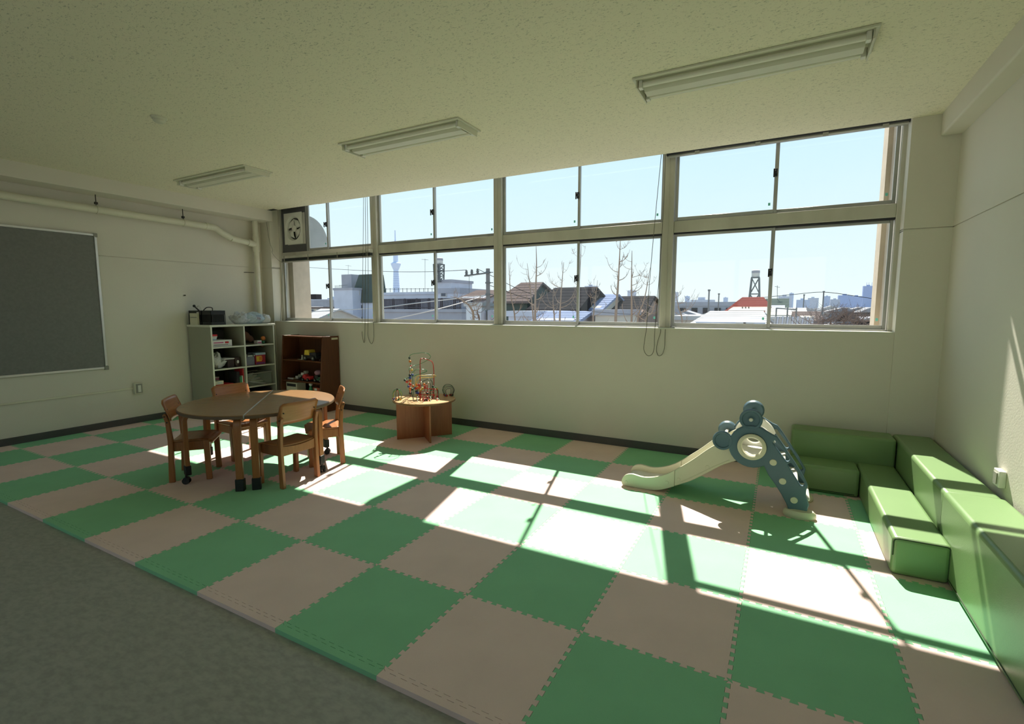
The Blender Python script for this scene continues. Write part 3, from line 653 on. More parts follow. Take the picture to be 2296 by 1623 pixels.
# ================================================================== SLIDE
sl = thing('toddler_slide', 'cream and slate-blue plastic toddler slide with round bear ears', 'slide', (3.95, 2.6, 0))
Y0, Y1 = 2.43, 2.83
def xz(u, v, t): return (u, t, v)
RC = (4.171, .452)
def circ(c, r, n=28, a0=0, a1=2*PI): return [(c[0]+r*math.cos(a0+(a1-a0)*k/n), c[1]+r*math.sin(a0+(a1-a0)*k/n)) for k in range(n)]
def side_panel(ya, yb, near):
    # disc + leg outline with a hole for the ring
    out = [(4.418, .035), (4.523, .045), (4.535, .10)]
    right = [(4.512, .16), (4.513, .195), (4.520, .235), (4.498, .278), (4.445, .366), (4.402, .430), (4.352, .505), (4.322, .543), (4.295, .552)]
    ang = [math.atan2(.552-RC[1], 4.295-RC[0])+k*(math.radians(303)-math.atan2(.552-RC[1], 4.295-RC[0]))/20 for k in range(1, 21)]
    disc = [(RC[0]+.150*math.cos(a), RC[1]+.150*math.sin(a)) for a in ang]
    left = [(4.285, .262), (4.328, .205), (4.37, .14), (4.40, .085)]
    poly = out+right+disc+left
    # bridge the hole: build as quads between the hole ring and a fan via bmesh holes
    bm = bmesh.new(); hole = circ(RC, .090, 28)
    vo = [bm.verts.new((u, 0, v)) for u, v in poly]; vh = [bm.verts.new((u, 0, v)) for u, v in hole]
    eo = [bm.edges.new((vo[i], vo[(i+1) % len(vo)])) for i in range(len(vo))]; eh = [bm.edges.new((vh[i], vh[(i+1) % len(vh)])) for i in range(len(vh))]
    slots = []
    for (ax, az), (bx_, bz2), hw_ in (((4.312, .500), (4.392, .392), .0135), ((4.410, .358), (4.486, .238), .0145)):
        d_ = Vector((bx_-ax, bz2-az)).normalized(); n_ = Vector((-d_.y, d_.x)); th = math.atan2(n_.y, n_.x)
        pts_ = [(ax+hw_*math.cos(th+PI*k/6), az+hw_*math.sin(th+PI*k/6)) for k in range(7)]+[(bx_+hw_*math.cos(th+PI+PI*k/6), bz2+hw_*math.sin(th+PI+PI*k/6)) for k in range(7)]
        sv = [bm.verts.new((u, 0, v)) for u, v in pts_]; slots.append(len(pts_))
        eh += [bm.edges.new((sv[i], sv[(i+1) % len(sv)])) for i in range(len(sv))]
    bmesh.ops.triangle_fill(bm, edges=eo+eh, use_beauty=True)
    bm.normal_update(); bm.verts.index_update()
    V = [v.co.copy() for v in bm.verts]; Fc = [tuple(v.index for v in f_.verts) for f_ in bm.faces]; bm.free()
    n = len(V); b = MB()
    vs_ = [Vector((v.x, ya, v.z)) for v in V]+[Vector((v.x, yb, v.z)) for v in V]
    fs = Fc+[tuple(i+n for i in f_[::-1]) for f_ in Fc]
    no = len(poly); nh = len(hole)
    fs += [(i, (i+1) % no, n+(i+1) % no, n+i) for i in range(no)]+[(no+i, no+(i+1) % nh, n+no+(i+1) % nh, n+no+i) for i in range(nh)]
    o_ = no+nh
    for m_ in slots:
        fs += [(o_+i, o_+(i+1) % m_, n+o_+(i+1) % m_, n+o_+i) for i in range(m_)]; o_ += m_
    b.add(vs_, fs); sp = b.build('side_panel', M_BLUE, sl, bevel=.006, smooth=30)
    ym = ya if near else yb; sg = -1 if near else 1
    Mx = Matrix.Rotation(PI/2, 3, 'X')
    b = MB(); b.lathe([(.090, -.02), (.092, .012), (.086, .016), (.070, .016), (.064, .008), (.064, -.02), (.090, -.02)], (RC[0], ym, RC[1]), 36, Mx if near else Matrix.Rotation(-PI/2, 3, 'X'), False)
    b.build('ring_window', M_CREAM, sp)
    for (ex, ez, er, nm) in ((4.157, .642, .074, 'ear'), (3.981, .470, .068, 'ear')):
        b = MB(); M2 = Matrix.Rotation(PI/2 if near else -PI/2, 3, 'X')
        b.lathe([(er*.86, -.028), (er, -.012), (er, .004), (er*.93, .012), (er*.78, .010), (er*.70, .002), (er*.25, -.003), (0, -.003)], (ex, (ya+yb)/2+sg*.006, ez), 32, M2); e_ = b.build('ear', M_BLUE, sp)
        if ez > .6:
            b = MB(); b.cyl((ex, ym+sg*.0, ez), (ex, ym+sg*.012, ez), .014, .011, 16); b.build('ear_cap', M_CREAMIN, e_)
    for (x, z) in ((4.308, .360), (4.371, .237), (4.445, .117)):
        b = MB(); b.cyl((x, ym-sg*.002, z), (x, ym+sg*.005, z), .0235, .021, 20); b.build('button', M_CREAM, sp)
    yl0, yl1 = (yb, yb+.004) if near else (ya-.004, ya)
    b = MB(); b.lathe([(.064, 0), (.140, 0), (.140, .004), (.064, .004), (.064, 0)], (RC[0], yl1, RC[1]), 36, Matrix.Rotation(PI/2, 3, 'X'), False); b.build('inner_liner', M_CREAMIN, sp)
side_panel(Y0, Y0+.032, True); side_panel(Y1-.032, Y1, False)
# base shoes
for y in (Y0+.02, Y1-.02):
    b = MB(); b.lathe([(.088, 0), (.095, .012), (.092, .035), (.078, .05), (.04, .056), (0, .056)], (0, 0, 0), 28)
    b.v = [Vector((4.482+v.x*1.06, y+v.y*.62, v.z)) for v in b.v]; b.build('foot', M_CREAM, sl)
b = MB(); b.box(4.44, 4.53, Y0+.06, Y1-.06, .004, .04); b.build('foot_bar', M_CREAM, sl, bevel=.01)
# steps and platform in between
for x, z in ((4.50, .135), (4.425, .245), (4.345, .352)):
    b = MB(); b.box(x-.055, x+.04, Y0+.034, Y1-.034, z-.02, z); b.build('step', M_CREAMIN, sl, bevel=.008)
b = MB(); b.box(4.08, 4.30, Y0+.034, Y1-.034, .352, .372); b.build('platform', M_CREAMIN, sl, bevel=.006)
arch = [(4.03, .46), (4.06, .53), (4.10, .575), (4.16, .60), (4.23, .585), (4.285, .54), (4.315, .49)]
b = MB(); a2 = spl2(arch, 4); pol = a2+[(RC[0]+(u-RC[0])*.90, RC[1]+(v-RC[1])*.90) for u, v in reversed(a2)]
b.prism(pol, xz, Y0+.034, Y0+.075); b.prism(pol, xz, Y1-.075, Y1-.034); b.build('arch_cover', M_CREAMIN, sl, smooth=40)
b = MB(); b.cyl((4.157, Y0+.03, .642), (4.157, Y1-.03, .642), .012, None, 14); b.build('cross_bar', M_CREAMIN, sl)
b = MB(); b.cyl((3.981, Y0+.03, .470), (3.981, Y1-.03, .470), .012, None, 14); b.build('cross_bar', M_CREAMIN, sl)
# chute: two walls and a bed
topl = [(4.06, .50), (3.91, .408), (3.79, .300), (3.673, .205), (3.60, .152), (3.522, .117), (3.46, .100), (3.41, .096), (3.36, .103), (3.328, .106), (3.285, .095), (3.257, .068), (3.247, .030), (3.258, .004)]
botl = [(3.35, .001), (3.469, .003), (3.55, .018), (3.625, .050), (3.70, .088), (3.773, .127), (3.87, .195), (3.968, .270), (4.03, .305), (4.10, .338)]
wall = spl2(topl, 4)+spl2(botl, 4)
split = 3.655
for ya, yb, nm in ((Y0+.036, Y0+.062, 'n'), (Y1-.090, Y1-.064, 'f')):
    up = [q for q in wall if q[0] >= split]; lo = [q for q in wall if q[0] <= split]
    iu = [q for q in spl2(topl, 4) if q[0] >= split]; il = [q for q in spl2(topl, 4) if q[0] < split]
    bu = [q for q in spl2(botl, 4) if q[0] >= split]; bl_ = [q for q in spl2(botl, 4) if q[0] < split]
    tz = .190; bz_ = .065
    b = MB(); b.prism(iu+[(split, tz), (split, bz_)]+bu, xz, ya, yb); cu_ = b.build('upper_chute_wall', M_CREAM, sl, bevel=.006)
    b = MB(); b.prism([(split-.001, tz-.001)]+il+bl_+[(split-.001, bz_)], xz, ya, yb); cl_ = b.build('lower_chute_wall', M_CREAM, sl, bevel=.006)
    yf, sg = (ya, -1) if nm == 'n' else (yb, 1)
    for (x, z, r_), par in (((3.285, .036, .012), cl_), ((3.60, .085, .014), cl_), ((3.685, .125, .013), cu_), ((3.885, .252, .014), cu_), ((3.55, .035, .010), cl_)):
        b = MB(); b.cyl((x, yf-sg*.001, z), (x, yf+sg*.0025, z), r_, r_*.85, 16); b.build('screw_cap', M_CREAM, par)
    rib = spl2([(3.70, .108), (3.80, .172), (3.93, .262), (4.03, .325)], 6)
    b = MB(); b.tube([(u, yf, v) for u, v in rib], .004, 6); b.build('rib', M_CREAM, cu_)
bed = spl2([(4.10, .36), (3.95, .315), (3.80, .205), (3.67, .115), (3.58, .075), (3.48, .055), (3.40, .052), (3.32, .058), (3.27, .05)], 4)
b = MB(); b.prism(bed+[(u+.004, v-.018) for u, v in reversed(bed)], xz, Y0+.060, Y1-.088); b.build('chute_bed', M_CREAMIN, sl, smooth=50)

# ================================================================== GREEN CORNER SOFA
def block(label, x0, x1, y0, y1, z0, z1, seam=None):
    t = thing('sofa_block', label, 'sofa', ((x0+x1)/2, (y0+y1)/2, z0), 0, 'green vinyl sofa blocks')
    g = .002
    o = box('cushion', M_VINYL, x0+g, x1-g, y0+g, y1-g, z0, z1, t, bevel=.022, seg=4)
    if seam == '-y':
        b = MB(); r_ = .02; zz = z1-.004
        c_ = lambda cx_, a0, a1: [(cx_+.022*math.cos(a0+(a1-a0)*k/6), y0+.005, z1-.0285+.022*math.sin(a0+(a1-a0)*k/6)) for k in range(7)]
        b.tube([(x0+.0065, y0+.005, z1-.10)]+c_(x0+.0285, PI, PI/2)+c_(x1-.0285, PI/2, 0)+[(x1-.0065, y0+.005, z0+.03)], .003, 6)
        b.build('piping', M_SEAM, t)
    else:
        b = MB(); b.tube([(x0+.001, y0+.03, z0+.03), (x0+.001, y1-.03, z0+.03)] if seam == 'x' else [(x0+.03, y0+.001, z0+.02), (x1-.03, y0+.001, z0+.02)], .003, 6); b.build('piping', M_SEAM, t)
    return t
block('low green vinyl seat block under the window beside slide', 4.43, 4.885, 3.045, 3.318, 0, .205)
block('long green vinyl backrest block against the window wall', 4.43, 5.135, 3.320, 3.572, 0, .412)
block('sunlit low green vinyl seat block with dark front end', 4.885, 5.135, 1.845, 3.318, 0, .205, '-y')
block('green vinyl backrest block in the corner along right wall', 5.137, 5.388, 2.095, 3.560, 0, .412, 'x')
block('nearest green vinyl backrest block, cut by picture edge', 5.125, 5.388, .88, 2.085, 0, .425, 'x')

# ================================================================== WHITE CUBBY SHELF
WXb, WXf, WY0, WY1, WZ = -2.625, -2.125, 2.415, 3.325, 1.20
ws = thing('cubby_shelf', 'white laminate cubby shelf of eight compartments in the corner', 'shelf', ((WXb+WXf)/2, (WY0+WY1)/2, 0))
tt = .020; YM = 2.87
for ya in (WY0, WY1-tt):
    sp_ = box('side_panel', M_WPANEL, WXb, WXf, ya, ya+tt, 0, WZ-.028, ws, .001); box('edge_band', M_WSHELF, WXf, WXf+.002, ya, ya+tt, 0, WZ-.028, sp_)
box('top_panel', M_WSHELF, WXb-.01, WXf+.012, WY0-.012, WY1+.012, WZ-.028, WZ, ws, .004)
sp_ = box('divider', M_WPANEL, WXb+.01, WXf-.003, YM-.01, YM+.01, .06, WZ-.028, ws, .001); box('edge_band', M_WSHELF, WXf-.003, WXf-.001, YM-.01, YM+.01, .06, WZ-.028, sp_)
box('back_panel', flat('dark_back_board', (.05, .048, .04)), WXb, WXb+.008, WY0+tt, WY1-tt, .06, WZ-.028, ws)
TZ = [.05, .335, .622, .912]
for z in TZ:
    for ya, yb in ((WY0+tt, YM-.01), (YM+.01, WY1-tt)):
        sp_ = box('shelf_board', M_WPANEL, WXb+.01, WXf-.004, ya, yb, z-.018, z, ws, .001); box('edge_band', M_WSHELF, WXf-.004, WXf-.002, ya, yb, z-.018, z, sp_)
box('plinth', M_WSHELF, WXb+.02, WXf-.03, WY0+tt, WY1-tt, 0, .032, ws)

def cuboid_thing(name, label, cat, mat, x0, x1, y0, y1, z0, z1, parts=(), group=None, bevel=.003):
    t = thing(name, label, cat, ((x0+x1)/2, (y0+y1)/2, z0), 0, group)
    box('body', mat, x0, x1, y0, y1, z0, z1, t, bevel)
    for nm, m, a in parts: box(nm, m, *a, t, .001)
    return t
XF = WXf-.03
M_RED = flat('red_card', (.55, .035, .04)); M_PAPER = flat('white_card', (.72, .70, .66)); M_PINK = flat('pink_card', (.55, .16, .28)); M_CRM = flat('cream_card', (.66, .62, .46))
M_DK = flat('dark_plastic', (.03, .028, .03)); M_BRN = flat('brown_plush', (.12, .055, .03), .9); M_YEL = flat('yellow_card', (.72, .50, .06)); M_ORG = flat('orange_plastic', (.70, .22, .05)); M_TEAL = flat('pale_blue_card', (.38, .50, .58)); M_GRN = flat('green_card', (.06, .26, .12)); M_PUR = flat('purple_card', (.20, .08, .28))
G1 = 'games in the cubby shelf'
z = TZ[3]
cuboid_thing('game_box', 'flat white game box with red print in top left cubby', 'box', M_PAPER, XF-.30, XF-.01, 2.445, 2.715, z, z+.085, [('print', M_PINK, (XF-.0105, XF-.009, 2.47, 2.60, z+.045, z+.062)), ('print', M_RED, (XF-.0105, XF-.009, 2.62, 2.67, z+.04, z+.066)), ('print', M_GREYP, (XF-.0105, XF-.009, 2.47, 2.66, z+.02, z+.03))], G1)
cuboid_thing('game_box', 'small pale blue box stacked on the white game box', 'box', M_TEAL, XF-.20, XF-.03, 2.45, 2.525, z+.086, z+.122, [('lid', M_PAPER, (XF-.201, XF-.029, 2.449, 2.526, z+.110, z+.123))], G1)
cuboid_thing('game_box', 'little red and white box on top of the pale blue box', 'box', M_PAPER, XF-.18, XF-.03, 2.45, 2.535, z+.124, z+.160, [('lid', M_RED, (XF-.181, XF-.029, 2.449, 2.536, z+.138, z+.162))], G1)
cuboid_thing('storage_bin', 'black bin pushed to the back of top left cubby', 'bin', M_DK, WXb+.02, XF-.32, 2.56, 2.80, z, z+.2, [('rim', M_BLACK, (WXb+.018, XF-.318, 2.558, 2.802, z+.19, z+.205))])
t = thing('toy_guitar', 'dark brown stringed toy lying diagonally in top right cubby', 'toy', (XF-.12, 3.05, z))
Mg = Matrix.Translation((XF-.12, 2.98, z+.12)) @ Matrix.Rotation(-.55, 4, 'X')
b = MB(); b.ball((0, 0, 0), .075, 14, (.3, 1, .8)); b.ball((0, .08, 0), .055, 14, (.3, 1, .8)); b.v = [Mg @ v for v in b.v]; b.build('body', M_BRN, t)
b = MB(); b.box(-.01, .01, .1, .26, -.014, .014); b.v = [Mg @ v for v in b.v]; b.build('neck', flat('dark_neck_wood', (.07, .035, .02)), t)
b = MB(); b.box(-.012, .012, .26, .31, -.022, .022); b.v = [Mg @ v for v in b.v]; b.build('head', M_BRN, t, bevel=.004)
t = thing('ball', 'small orange ball in the top right cubby', 'ball', (XF-.07, 3.215, z)); MB().ball((XF-.07, 3.215, z+.075), .032, 14).build('skin', M_ORG, t); MB().ball((XF-.07, 3.215, z+.022), .024, 12, (1, 1, .92)).build('stand', M_GRN, t)
cuboid_thing('game_box', 'tiny white and pink box in the top right cubby', 'box', M_PAPER, XF-.10, XF-.02, 3.09, 3.155, z, z+.05, [('label_strip', M_PINK, (XF-.0195, XF-.018, 3.095, 3.15, z+.012, z+.03))], G1)
z = TZ[2]
t = thing('plastic_bag', 'white lumpy plastic bag in second-tier left cubby', 'bag', (XF-.12, 2.53, z)); MB().blob((XF-.12, 2.545, z), (.11, .095, .10), 3, .22).build('bag_body', film_mat('white_bag_film', (.75, .75, .70), .9), t, smooth=50); MB().blob((XF-.10, 2.53, z+.13), (.035, .04, .035), 5, .3).build('knot', film_mat('white_bag_knot', (.72, .72, .68), .9), t)
cuboid_thing('storage_bin', 'dark box with white lid beside the white plastic bag', 'bin', flat('dark_brown_card', (.05, .03, .028)), XF-.22, XF-.02, 2.645, 2.735, z, z+.11, [('lid', M_PAPER, (XF-.222, XF-.016, 2.60, 2.74, z+.112, z+.126))])
t = thing('tin', 'dark round tin with a white mark in second-tier left cubby', 'tin', (XF-.07, 2.795, z)); b = MB(); b.lathe([(.048, 0), (.05, .004), (.05, .125), (.046, .13), (0, .13)], (XF-.07, 2.795, z), 20); b.build('can', flat('dark_tin', (.045, .022, .02), .4), t)
b = MB(); b.ball((XF-.022, 2.79, z+.07), .018, 10, (.25, .9, 1.3)); b.build('mark', M_PAPER, t)
cuboid_thing('storage_bin', 'grey fabric pouch behind the lumpy white plastic bag', 'pouch', flat('grey_pouch', (.30, .29, .26)), WXb+.05, XF-.26, 2.45, 2.63, z, z+.19, [('flap', M_PAPER, (XF-.2605, XF-.256, 2.46, 2.62, z+.14, z+.185))])
t = thing('carry_case', 'clear plastic case with dark handle in second-tier right cubby', 'case', (XF-.1, 2.97, z))
box('body', film_mat('clear_case_film', (.36, .38, .45), .6, .2, 0), XF-.22, XF-.02, 2.895, 3.035, z, z+.125, t, .008); box('lid', M_WHITE, XF-.222, XF-.018, 2.893, 3.037, z+.125, z+.14, t, .004)
b = MB(); b.tube(spline([(XF-.015, 2.92, z+.12), (XF-.01, 2.925, z+.165), (XF-.01, 2.965, z+.175), (XF-.01, 3.005, z+.165), (XF-.015, 3.01, z+.12)], 4), .006, 8); b.build('handle', M_DK, t)
box('contents', M_PUR, XF-.2, XF-.025, 2.90, 3.03, z+.005, z+.05, t)
cuboid_thing('toy_box', 'colourful red and yellow patterned box in second-tier right cubby', 'box', flat('crimson_card', (.42, .04, .06)), XF-.2, XF-.02, 3.05, 3.20, z, z+.15, [('panel', M_YEL, (XF-.0195, XF-.018, 3.06, 3.14, z+.045, z+.12)), ('flower', M_ORG, (XF-.018, XF-.0165, 3.10, 3.15, z+.06, z+.11)), ('lid', M_TEAL, (XF-.202, XF-.017, 3.048, 3.202, z+.135, z+.165)), ('stripe', M_PUR, (XF-.0195, XF-.018, 3.055, 3.19, z+.008, z+.03))])
z = TZ[1]
cuboid_thing('game_box', 'wide red game box in third-tier left cubby', 'box', M_RED, XF-.32, XF-.005, 2.445, 2.70, z, z+.075, [('print', M_PAPER, (XF-.005, XF-.0035, 2.47, 2.66, z+.014, z+.034))], G1)
cuboid_thing('game_box', 'cream box stacked on the wide red game box', 'box', M_CRM, XF-.2, XF-.02, 2.445, 2.575, z+.076, z+.125, [('print', M_TEAL, (XF-.0195, XF-.018, 2.49, 2.55, z+.095, z+.108))], G1)
cuboid_thing('game_box', 'pink box behind the cream box on red game box', 'box', M_PINK, XF-.31, XF-.21, 2.46, 2.63, z+.076, z+.155, [('lid', M_PAPER, (XF-.311, XF-.209, 2.459, 2.631, z+.14, z+.158))], G1)
for k, (lb, m, h, w_) in enumerate((('upright red picture book beside the middle divider', M_RED, .255, .014), ('upright white picture book next to the red book', M_PAPER, .16, .012), ('upright green picture book next to the white book', M_GRN, .15, .03), ('upright dark picture book left of the green book', M_DK, .22, .04))):
    y1_ = 2.856-[0, .016, .03, .062][k]
    t = thing('picture_book', lb, 'book', (XF-.1, y1_-w_/2, z), 0, 'upright books in the cubby'); box('cover', m, XF-.2, XF-.01, y1_-w_, y1_, z, z+h, t, .001); box('pages', M_PAPER, XF-.195, XF-.0105, y1_-w_+.002, y1_-.002, z+h-.002, z+h-.0005, t)
t = thing('storage_bin', 'clear plastic bin full of papers in third-tier right cubby', 'bin', (XF-.15, 3.09, z))
b = MB()
for a in ((2.90, 2.906), (3.264, 3.27)): b.box(XF-.32, XF-.005, *a, z, z+.17)
b.box(XF-.01, XF-.005, 2.906, 3.264, z, z+.17); b.box(XF-.32, XF-.315, 2.906, 3.264, z, z+.17); b.box(XF-.315, XF-.01, 2.906, 3.264, z, z+.004)
b.build('tub', film_mat('clear_tub_film', (.40, .44, .38), .22, .2, 0), t); b = MB(); b.tube([(XF-.32, 2.90, z+.17), (XF-.005, 2.90, z+.17), (XF-.005, 3.27, z+.17), (XF-.32, 3.27, z+.17)], .006, 6, closed=True); b.build('rim', M_GREYP, t)
for k in range(5):
    Mr = Matrix.Translation((XF-.06-.04*k, 3.08, z+.03+.022*k)) @ Matrix.Rotation(.12*(k-2), 4, 'X') @ Matrix.Rotation(.2*k, 4, 'Z')
    MB().box(-.03, .03, -.13+.02*k, .12, -.01, .01, Mr).build('paper_roll', M_CRM if k % 2 else M_PAPER, t, bevel=.006)
z = TZ[0]
cuboid_thing('storage_bin', 'dark bin in the bottom right cubby', 'bin', M_DK, XF-.35, XF-.03, 2.90, 3.27, z, z+.2, [('rim', M_BLACK, (XF-.352, XF-.028, 2.898, 3.272, z+.19, z+.21))])
# on top
def basket(label, x0, x1, y0, y1, h, handle):
    t = thing('black_basket', label, 'basket', ((x0+x1)/2, (y0+y1)/2, WZ), 0, 'black baskets on the cubby shelf')
    b = MB(); b.box(x0+.01, x1-.01, y0+.01, y1-.01, WZ, WZ+.006); b.build('floor_plate', M_BLACK, t)
    for nm, z0, z1 in (('top_band', h*.72, h), ('bottom_band', 0, h*.2)):
        b = MB(); b.box(x0, x1, y0, y0+.006, WZ+z0, WZ+z1); b.box(x0, x1, y1-.006, y1, WZ+z0, WZ+z1); b.box(x0, x0+.006, y0, y1, WZ+z0, WZ+z1); b.box(x1-.006, x1, y0, y1, WZ+z0, WZ+z1); b.build(nm, M_BLACK, t, bevel=.002)
    for k in range(13):
        yy = y0+(y1-y0-.006)*k/12; b = MB(); b.box(x1-.006, x1, yy, yy+.006, WZ+h*.2, WZ+h*.72); b.build('slat', M_BLACK, t)
        xx = x0+(x1-x0-.006)*k/12; b = MB(); b.box(xx, xx+.006, y0, y0+.006, WZ+h*.2, WZ+h*.72); b.build('slat', M_BLACK, t)
    b = MB(); b.box(x0+.008, x1-.008, y0+.008, y1-.008, WZ+.006, WZ+h*.8); b.build('contents', M_DK, t)
    if handle:
        b = MB(); b.tube(spline([(x0+.02, y0+.01, WZ+h), (x0+.05, y0+.04, WZ+h+.04), (x1-.05, y0+.05, WZ+h+.035), (x1-.01, y0+.03, WZ+h)], 5), .006, 8); b.build('handle', M_BLACK, t)
    else: box('label_card', M_PAPER, x1-.10, x1-.05, y0-.001, y0+.0, WZ+h*.8, WZ+h*.9, t)
    return t
basket('black slatted basket behind a beige carton, left end of shelf top', -2.62, -2.335, 2.432, 2.70, .185, False)
basket('black slatted basket with raised handle beside the plastic bag', -2.315, -2.12, 2.43, 2.62, .185, True)
cuboid_thing('carton', 'beige carton with dark print strip in front of left basket', 'carton', M_CRM, -2.55, -2.375, 2.404, 2.429, WZ, WZ+.15, [('print', M_GREYP, (-2.535, -2.39, 2.4025, 2.404, WZ+.09, WZ+.102))])
t = thing('toy_stick', 'thin dark and white toy poking out of left basket', 'toy', (-2.45, 2.5, WZ+.15)); b = MB(); b.tube([(-2.44, 2.5, WZ+.15), (-2.55, 2.47, WZ+.245)], .009, 8); b.ball((-2.55, 2.47, WZ+.245), .018); b.build('stick', M_DK, t); b = MB(); b.tube(spline([(-2.52, 2.48, WZ+.225), (-2.47, 2.49, WZ+.25), (-2.42, 2.5, WZ+.19)], 4), .006, 8); b.build('strap', M_WHITE, t)
t = thing('plastic_bag', 'long translucent bin bag of contents lying on shelf top', 'bag', (WXf-.15, 3.05, WZ))
FB = film_mat('translucent_bin_bag', (.66, .68, .72), .62, .2); FB2 = film_mat('translucent_bag_print', (.55, .66, .74), .8, .2)
MB().blob((WXf-.13, 2.91, WZ), (.12, .12, .082), 11, .17, 24).build('bag_left', FB, t, smooth=40)
MB().blob((WXf-.13, 3.08, WZ), (.13, .19, .085), 13, .12, 28).build('bag_middle', FB2, t, smooth=40)
MB().blob((WXf-.12, 3.24, WZ+.01), (.10, .11, .062), 17, .13, 24).build('bag_end', film_mat('bag_end_film', (.78, .78, .76), .8, .2), t, smooth=40)
text_part('print', '70L', .045, flat('maroon_print', (.20, .02, .05)), Matrix.Translation((WXf+.027, 3.08, WZ+.072)) @ Matrix.Rotation(-.12, 4, 'Y') @ Matrix.Rotation(PI/2, 4, 'Z') @ Matrix.Rotation(PI/2, 4, 'X'), t)
b = MB(); b.box(WXf+.012, WXf+.014, 3.045, 3.12, WZ+.104, WZ+.110); b.build('print_line', flat('navy_print', (.05, .06, .16)), t)

# ================================================================== BROWN TOY SHELF
bs = thing('toy_shelf', 'red-brown wooden toy shelf with sloping sides under first window', 'shelf', (-1.51, 3.42, 0))
BX0, BX1 = -1.925, -1.10; BYb = 3.575
def front(z): return 3.205+(z/1.035)*.10
for x in (BX0, BX1-.022):
    b = MB(); b.prism([(front(0), 0), (BYb, 0), (BYb, 1.035), (front(1.035), 1.035)], lambda u, v, q: (q, u, v), x, x+.022); b.build('side_panel', M_BSHELF, bs, bevel=.003)
box('back_panel', M_BSHELF, BX0+.022, BX1-.022, BYb-.01, BYb, .03, 1.02, bs)
for nm, z in (('top_panel', 1.03), ('shelf_board', .70), ('shelf_board', .41), ('bottom_board', .12)):
    box(nm, M_BSHELF, BX0+.022, BX1-.022, front(z)+.004, BYb-.01, z-.02, z, bs, .002)
box('label_sticker', M_CRM, BX1, BX1+.0015, 3.45, 3.56, .985, 1.012, bs)
box('tape', M_PAPER, BX1-.05, BX1-.002, 3.312, 3.35, 1.0305, 1.0325, bs); box('tape', M_CRM, BX0+.01, BX0+.08, 3.312, 3.34, 1.0305, 1.0325, bs)
def toy_car(label, x, y, z, L, body, cab, group='toy vehicles on the brown shelf'):
    t = thing('toy_truck', label, 'toy vehicle', (x, y, z), 0, group); r_ = L*.13; W2 = L*.24
    b = MB(); b.box(x-L/2, x+L/2, y-W2, y+W2, z+r_*.9, z+r_*2.1); b.build('chassis', body, t, bevel=.004)
    b = MB(); b.prism([(x-L*.45, z+r_*2.1), (x-L*.05, z+r_*2.1), (x-L*.1, z+r_*4.2), (x-L*.38, z+r_*4.2)], lambda u, v, q: (u, q, v), y-W2*.9, y+W2*.9); b.build('cab', cab, t, bevel=.004)
    b = MB(); b.box(x+L*.0, x+L*.48, y-W2, y+W2, z+r_*2.15, z+r_*3.2); b.build('bed', body, t, bevel=.004)
    for sx_ in (-.3, .3):
        for sy in (-1, 1):
            b = MB(); b.cyl((x+L*sx_, y+sy*(W2-.004), z+r_), (x+L*sx_, y+sy*(W2+.014), z+r_), r_, None, 16); wh = b.build('wheel', M_BLACK, t); b = MB(); b.cyl((x+L*sx_, y+sy*(W2+.014), z+r_), (x+L*sx_, y+sy*(W2+.016), z+r_), r_*.45, None, 12); b.build('hub_cap', M_GREYP, wh)
toy_car('toy truck with yellow cab on the top shelf board', -1.37, 3.36, .70, .26, M_DK, M_YEL)
toy_car('small dark pink toy car by right side of top board', -1.17, 3.36, .70, .09, flat('dusty_pink_plastic', (.35, .12, .12)), M_DK)
t = thing('toy_figure', 'tiny pale toy figure standing left of the yellow truck', 'toy', (-1.57, 3.34, .70)); b = MB(); b.lathe([(.014, 0), (.012, .03), (.006, .045)], (-1.57, 3.34, .70), 12); b.build('body', M_PAPER, t); MB().ball((-1.57, 3.34, .755), .011).build('head', M_CRM, t); box('base', M_CRM, -1.63, -1.53, 3.31, 3.37, .70, .7035, t)
toy_car('red toy car in the middle of the lower shelf board', -1.46, 3.33, .41, .16, M_RED, M_RED)
t = thing('toy_figure', 'pink round toy behind the red car', 'toy', (-1.35, 3.42, .41)); MB().ball((-1.35, 3.42, .52), .055, 16, (1.1, .9, .7)).build('head', flat('pale_pink_plush', (.52, .27, .33), .9), t); b = MB(); b.lathe([(.05, 0), (.055, .05), (.03, .1)], (-1.35, 3.42, .41), 14); b.build('body', flat('pink_plush', (.45, .15, .22), .9), t)
t = thing('toy_train', 'pale grey toy train tilted on lower shelf board', 'toy', (-1.62, 3.38, .41))
for k in range(4):
    Mk = Matrix.Translation((-1.72+.06*k, 3.37, .435+.028*k)); b = MB(); b.box(-.028, .028, -.022, .022, -.018, .022, Mk); b.build('carriage', M_GREYP if k % 2 else M_PAPER, t, bevel=.006)
box('support_block', M_DK, -1.70, -1.52, 3.36, 3.42, .41, .425, t)
toy_car('dark green toy truck at right end of lower board', -1.22, 3.34, .41, .17, flat('dark_green_plastic', (.03, .10, .06)), M_DK)
t = thing('toy_figure', 'white and dark toy behind the green truck', 'toy', (-1.24, 3.48, .41)); b = MB(); b.blob((-1.24, 3.48, .41), (.07, .05, .10), 23, .3, 14); b.build('body', flat('speckled_plush', (.25, .25, .24), .9), t); MB().ball((-1.27, 3.45, .59), .026).build('head', M_GREYP, t)
t = thing('flat_tray', 'thin pale tray lying left on lower board', 'tray', (-1.82, 3.38, .41)); box('tray_base', M_CRM, -1.88, -1.76, 3.33, 3.43, .41, .416, t); box('tray_rim', M_PAPER, -1.88, -1.76, 3.325, 3.33, .41, .43, t)
cuboid_thing('carton', 'cream carton with dark print at bottom left of toy shelf', 'carton', M_CRM, -1.885, -1.66, 3.30, 3.45, .12, .37, [('print', M_DK, (-1.87, -1.68, 3.2985, 3.30, .31, .35))])
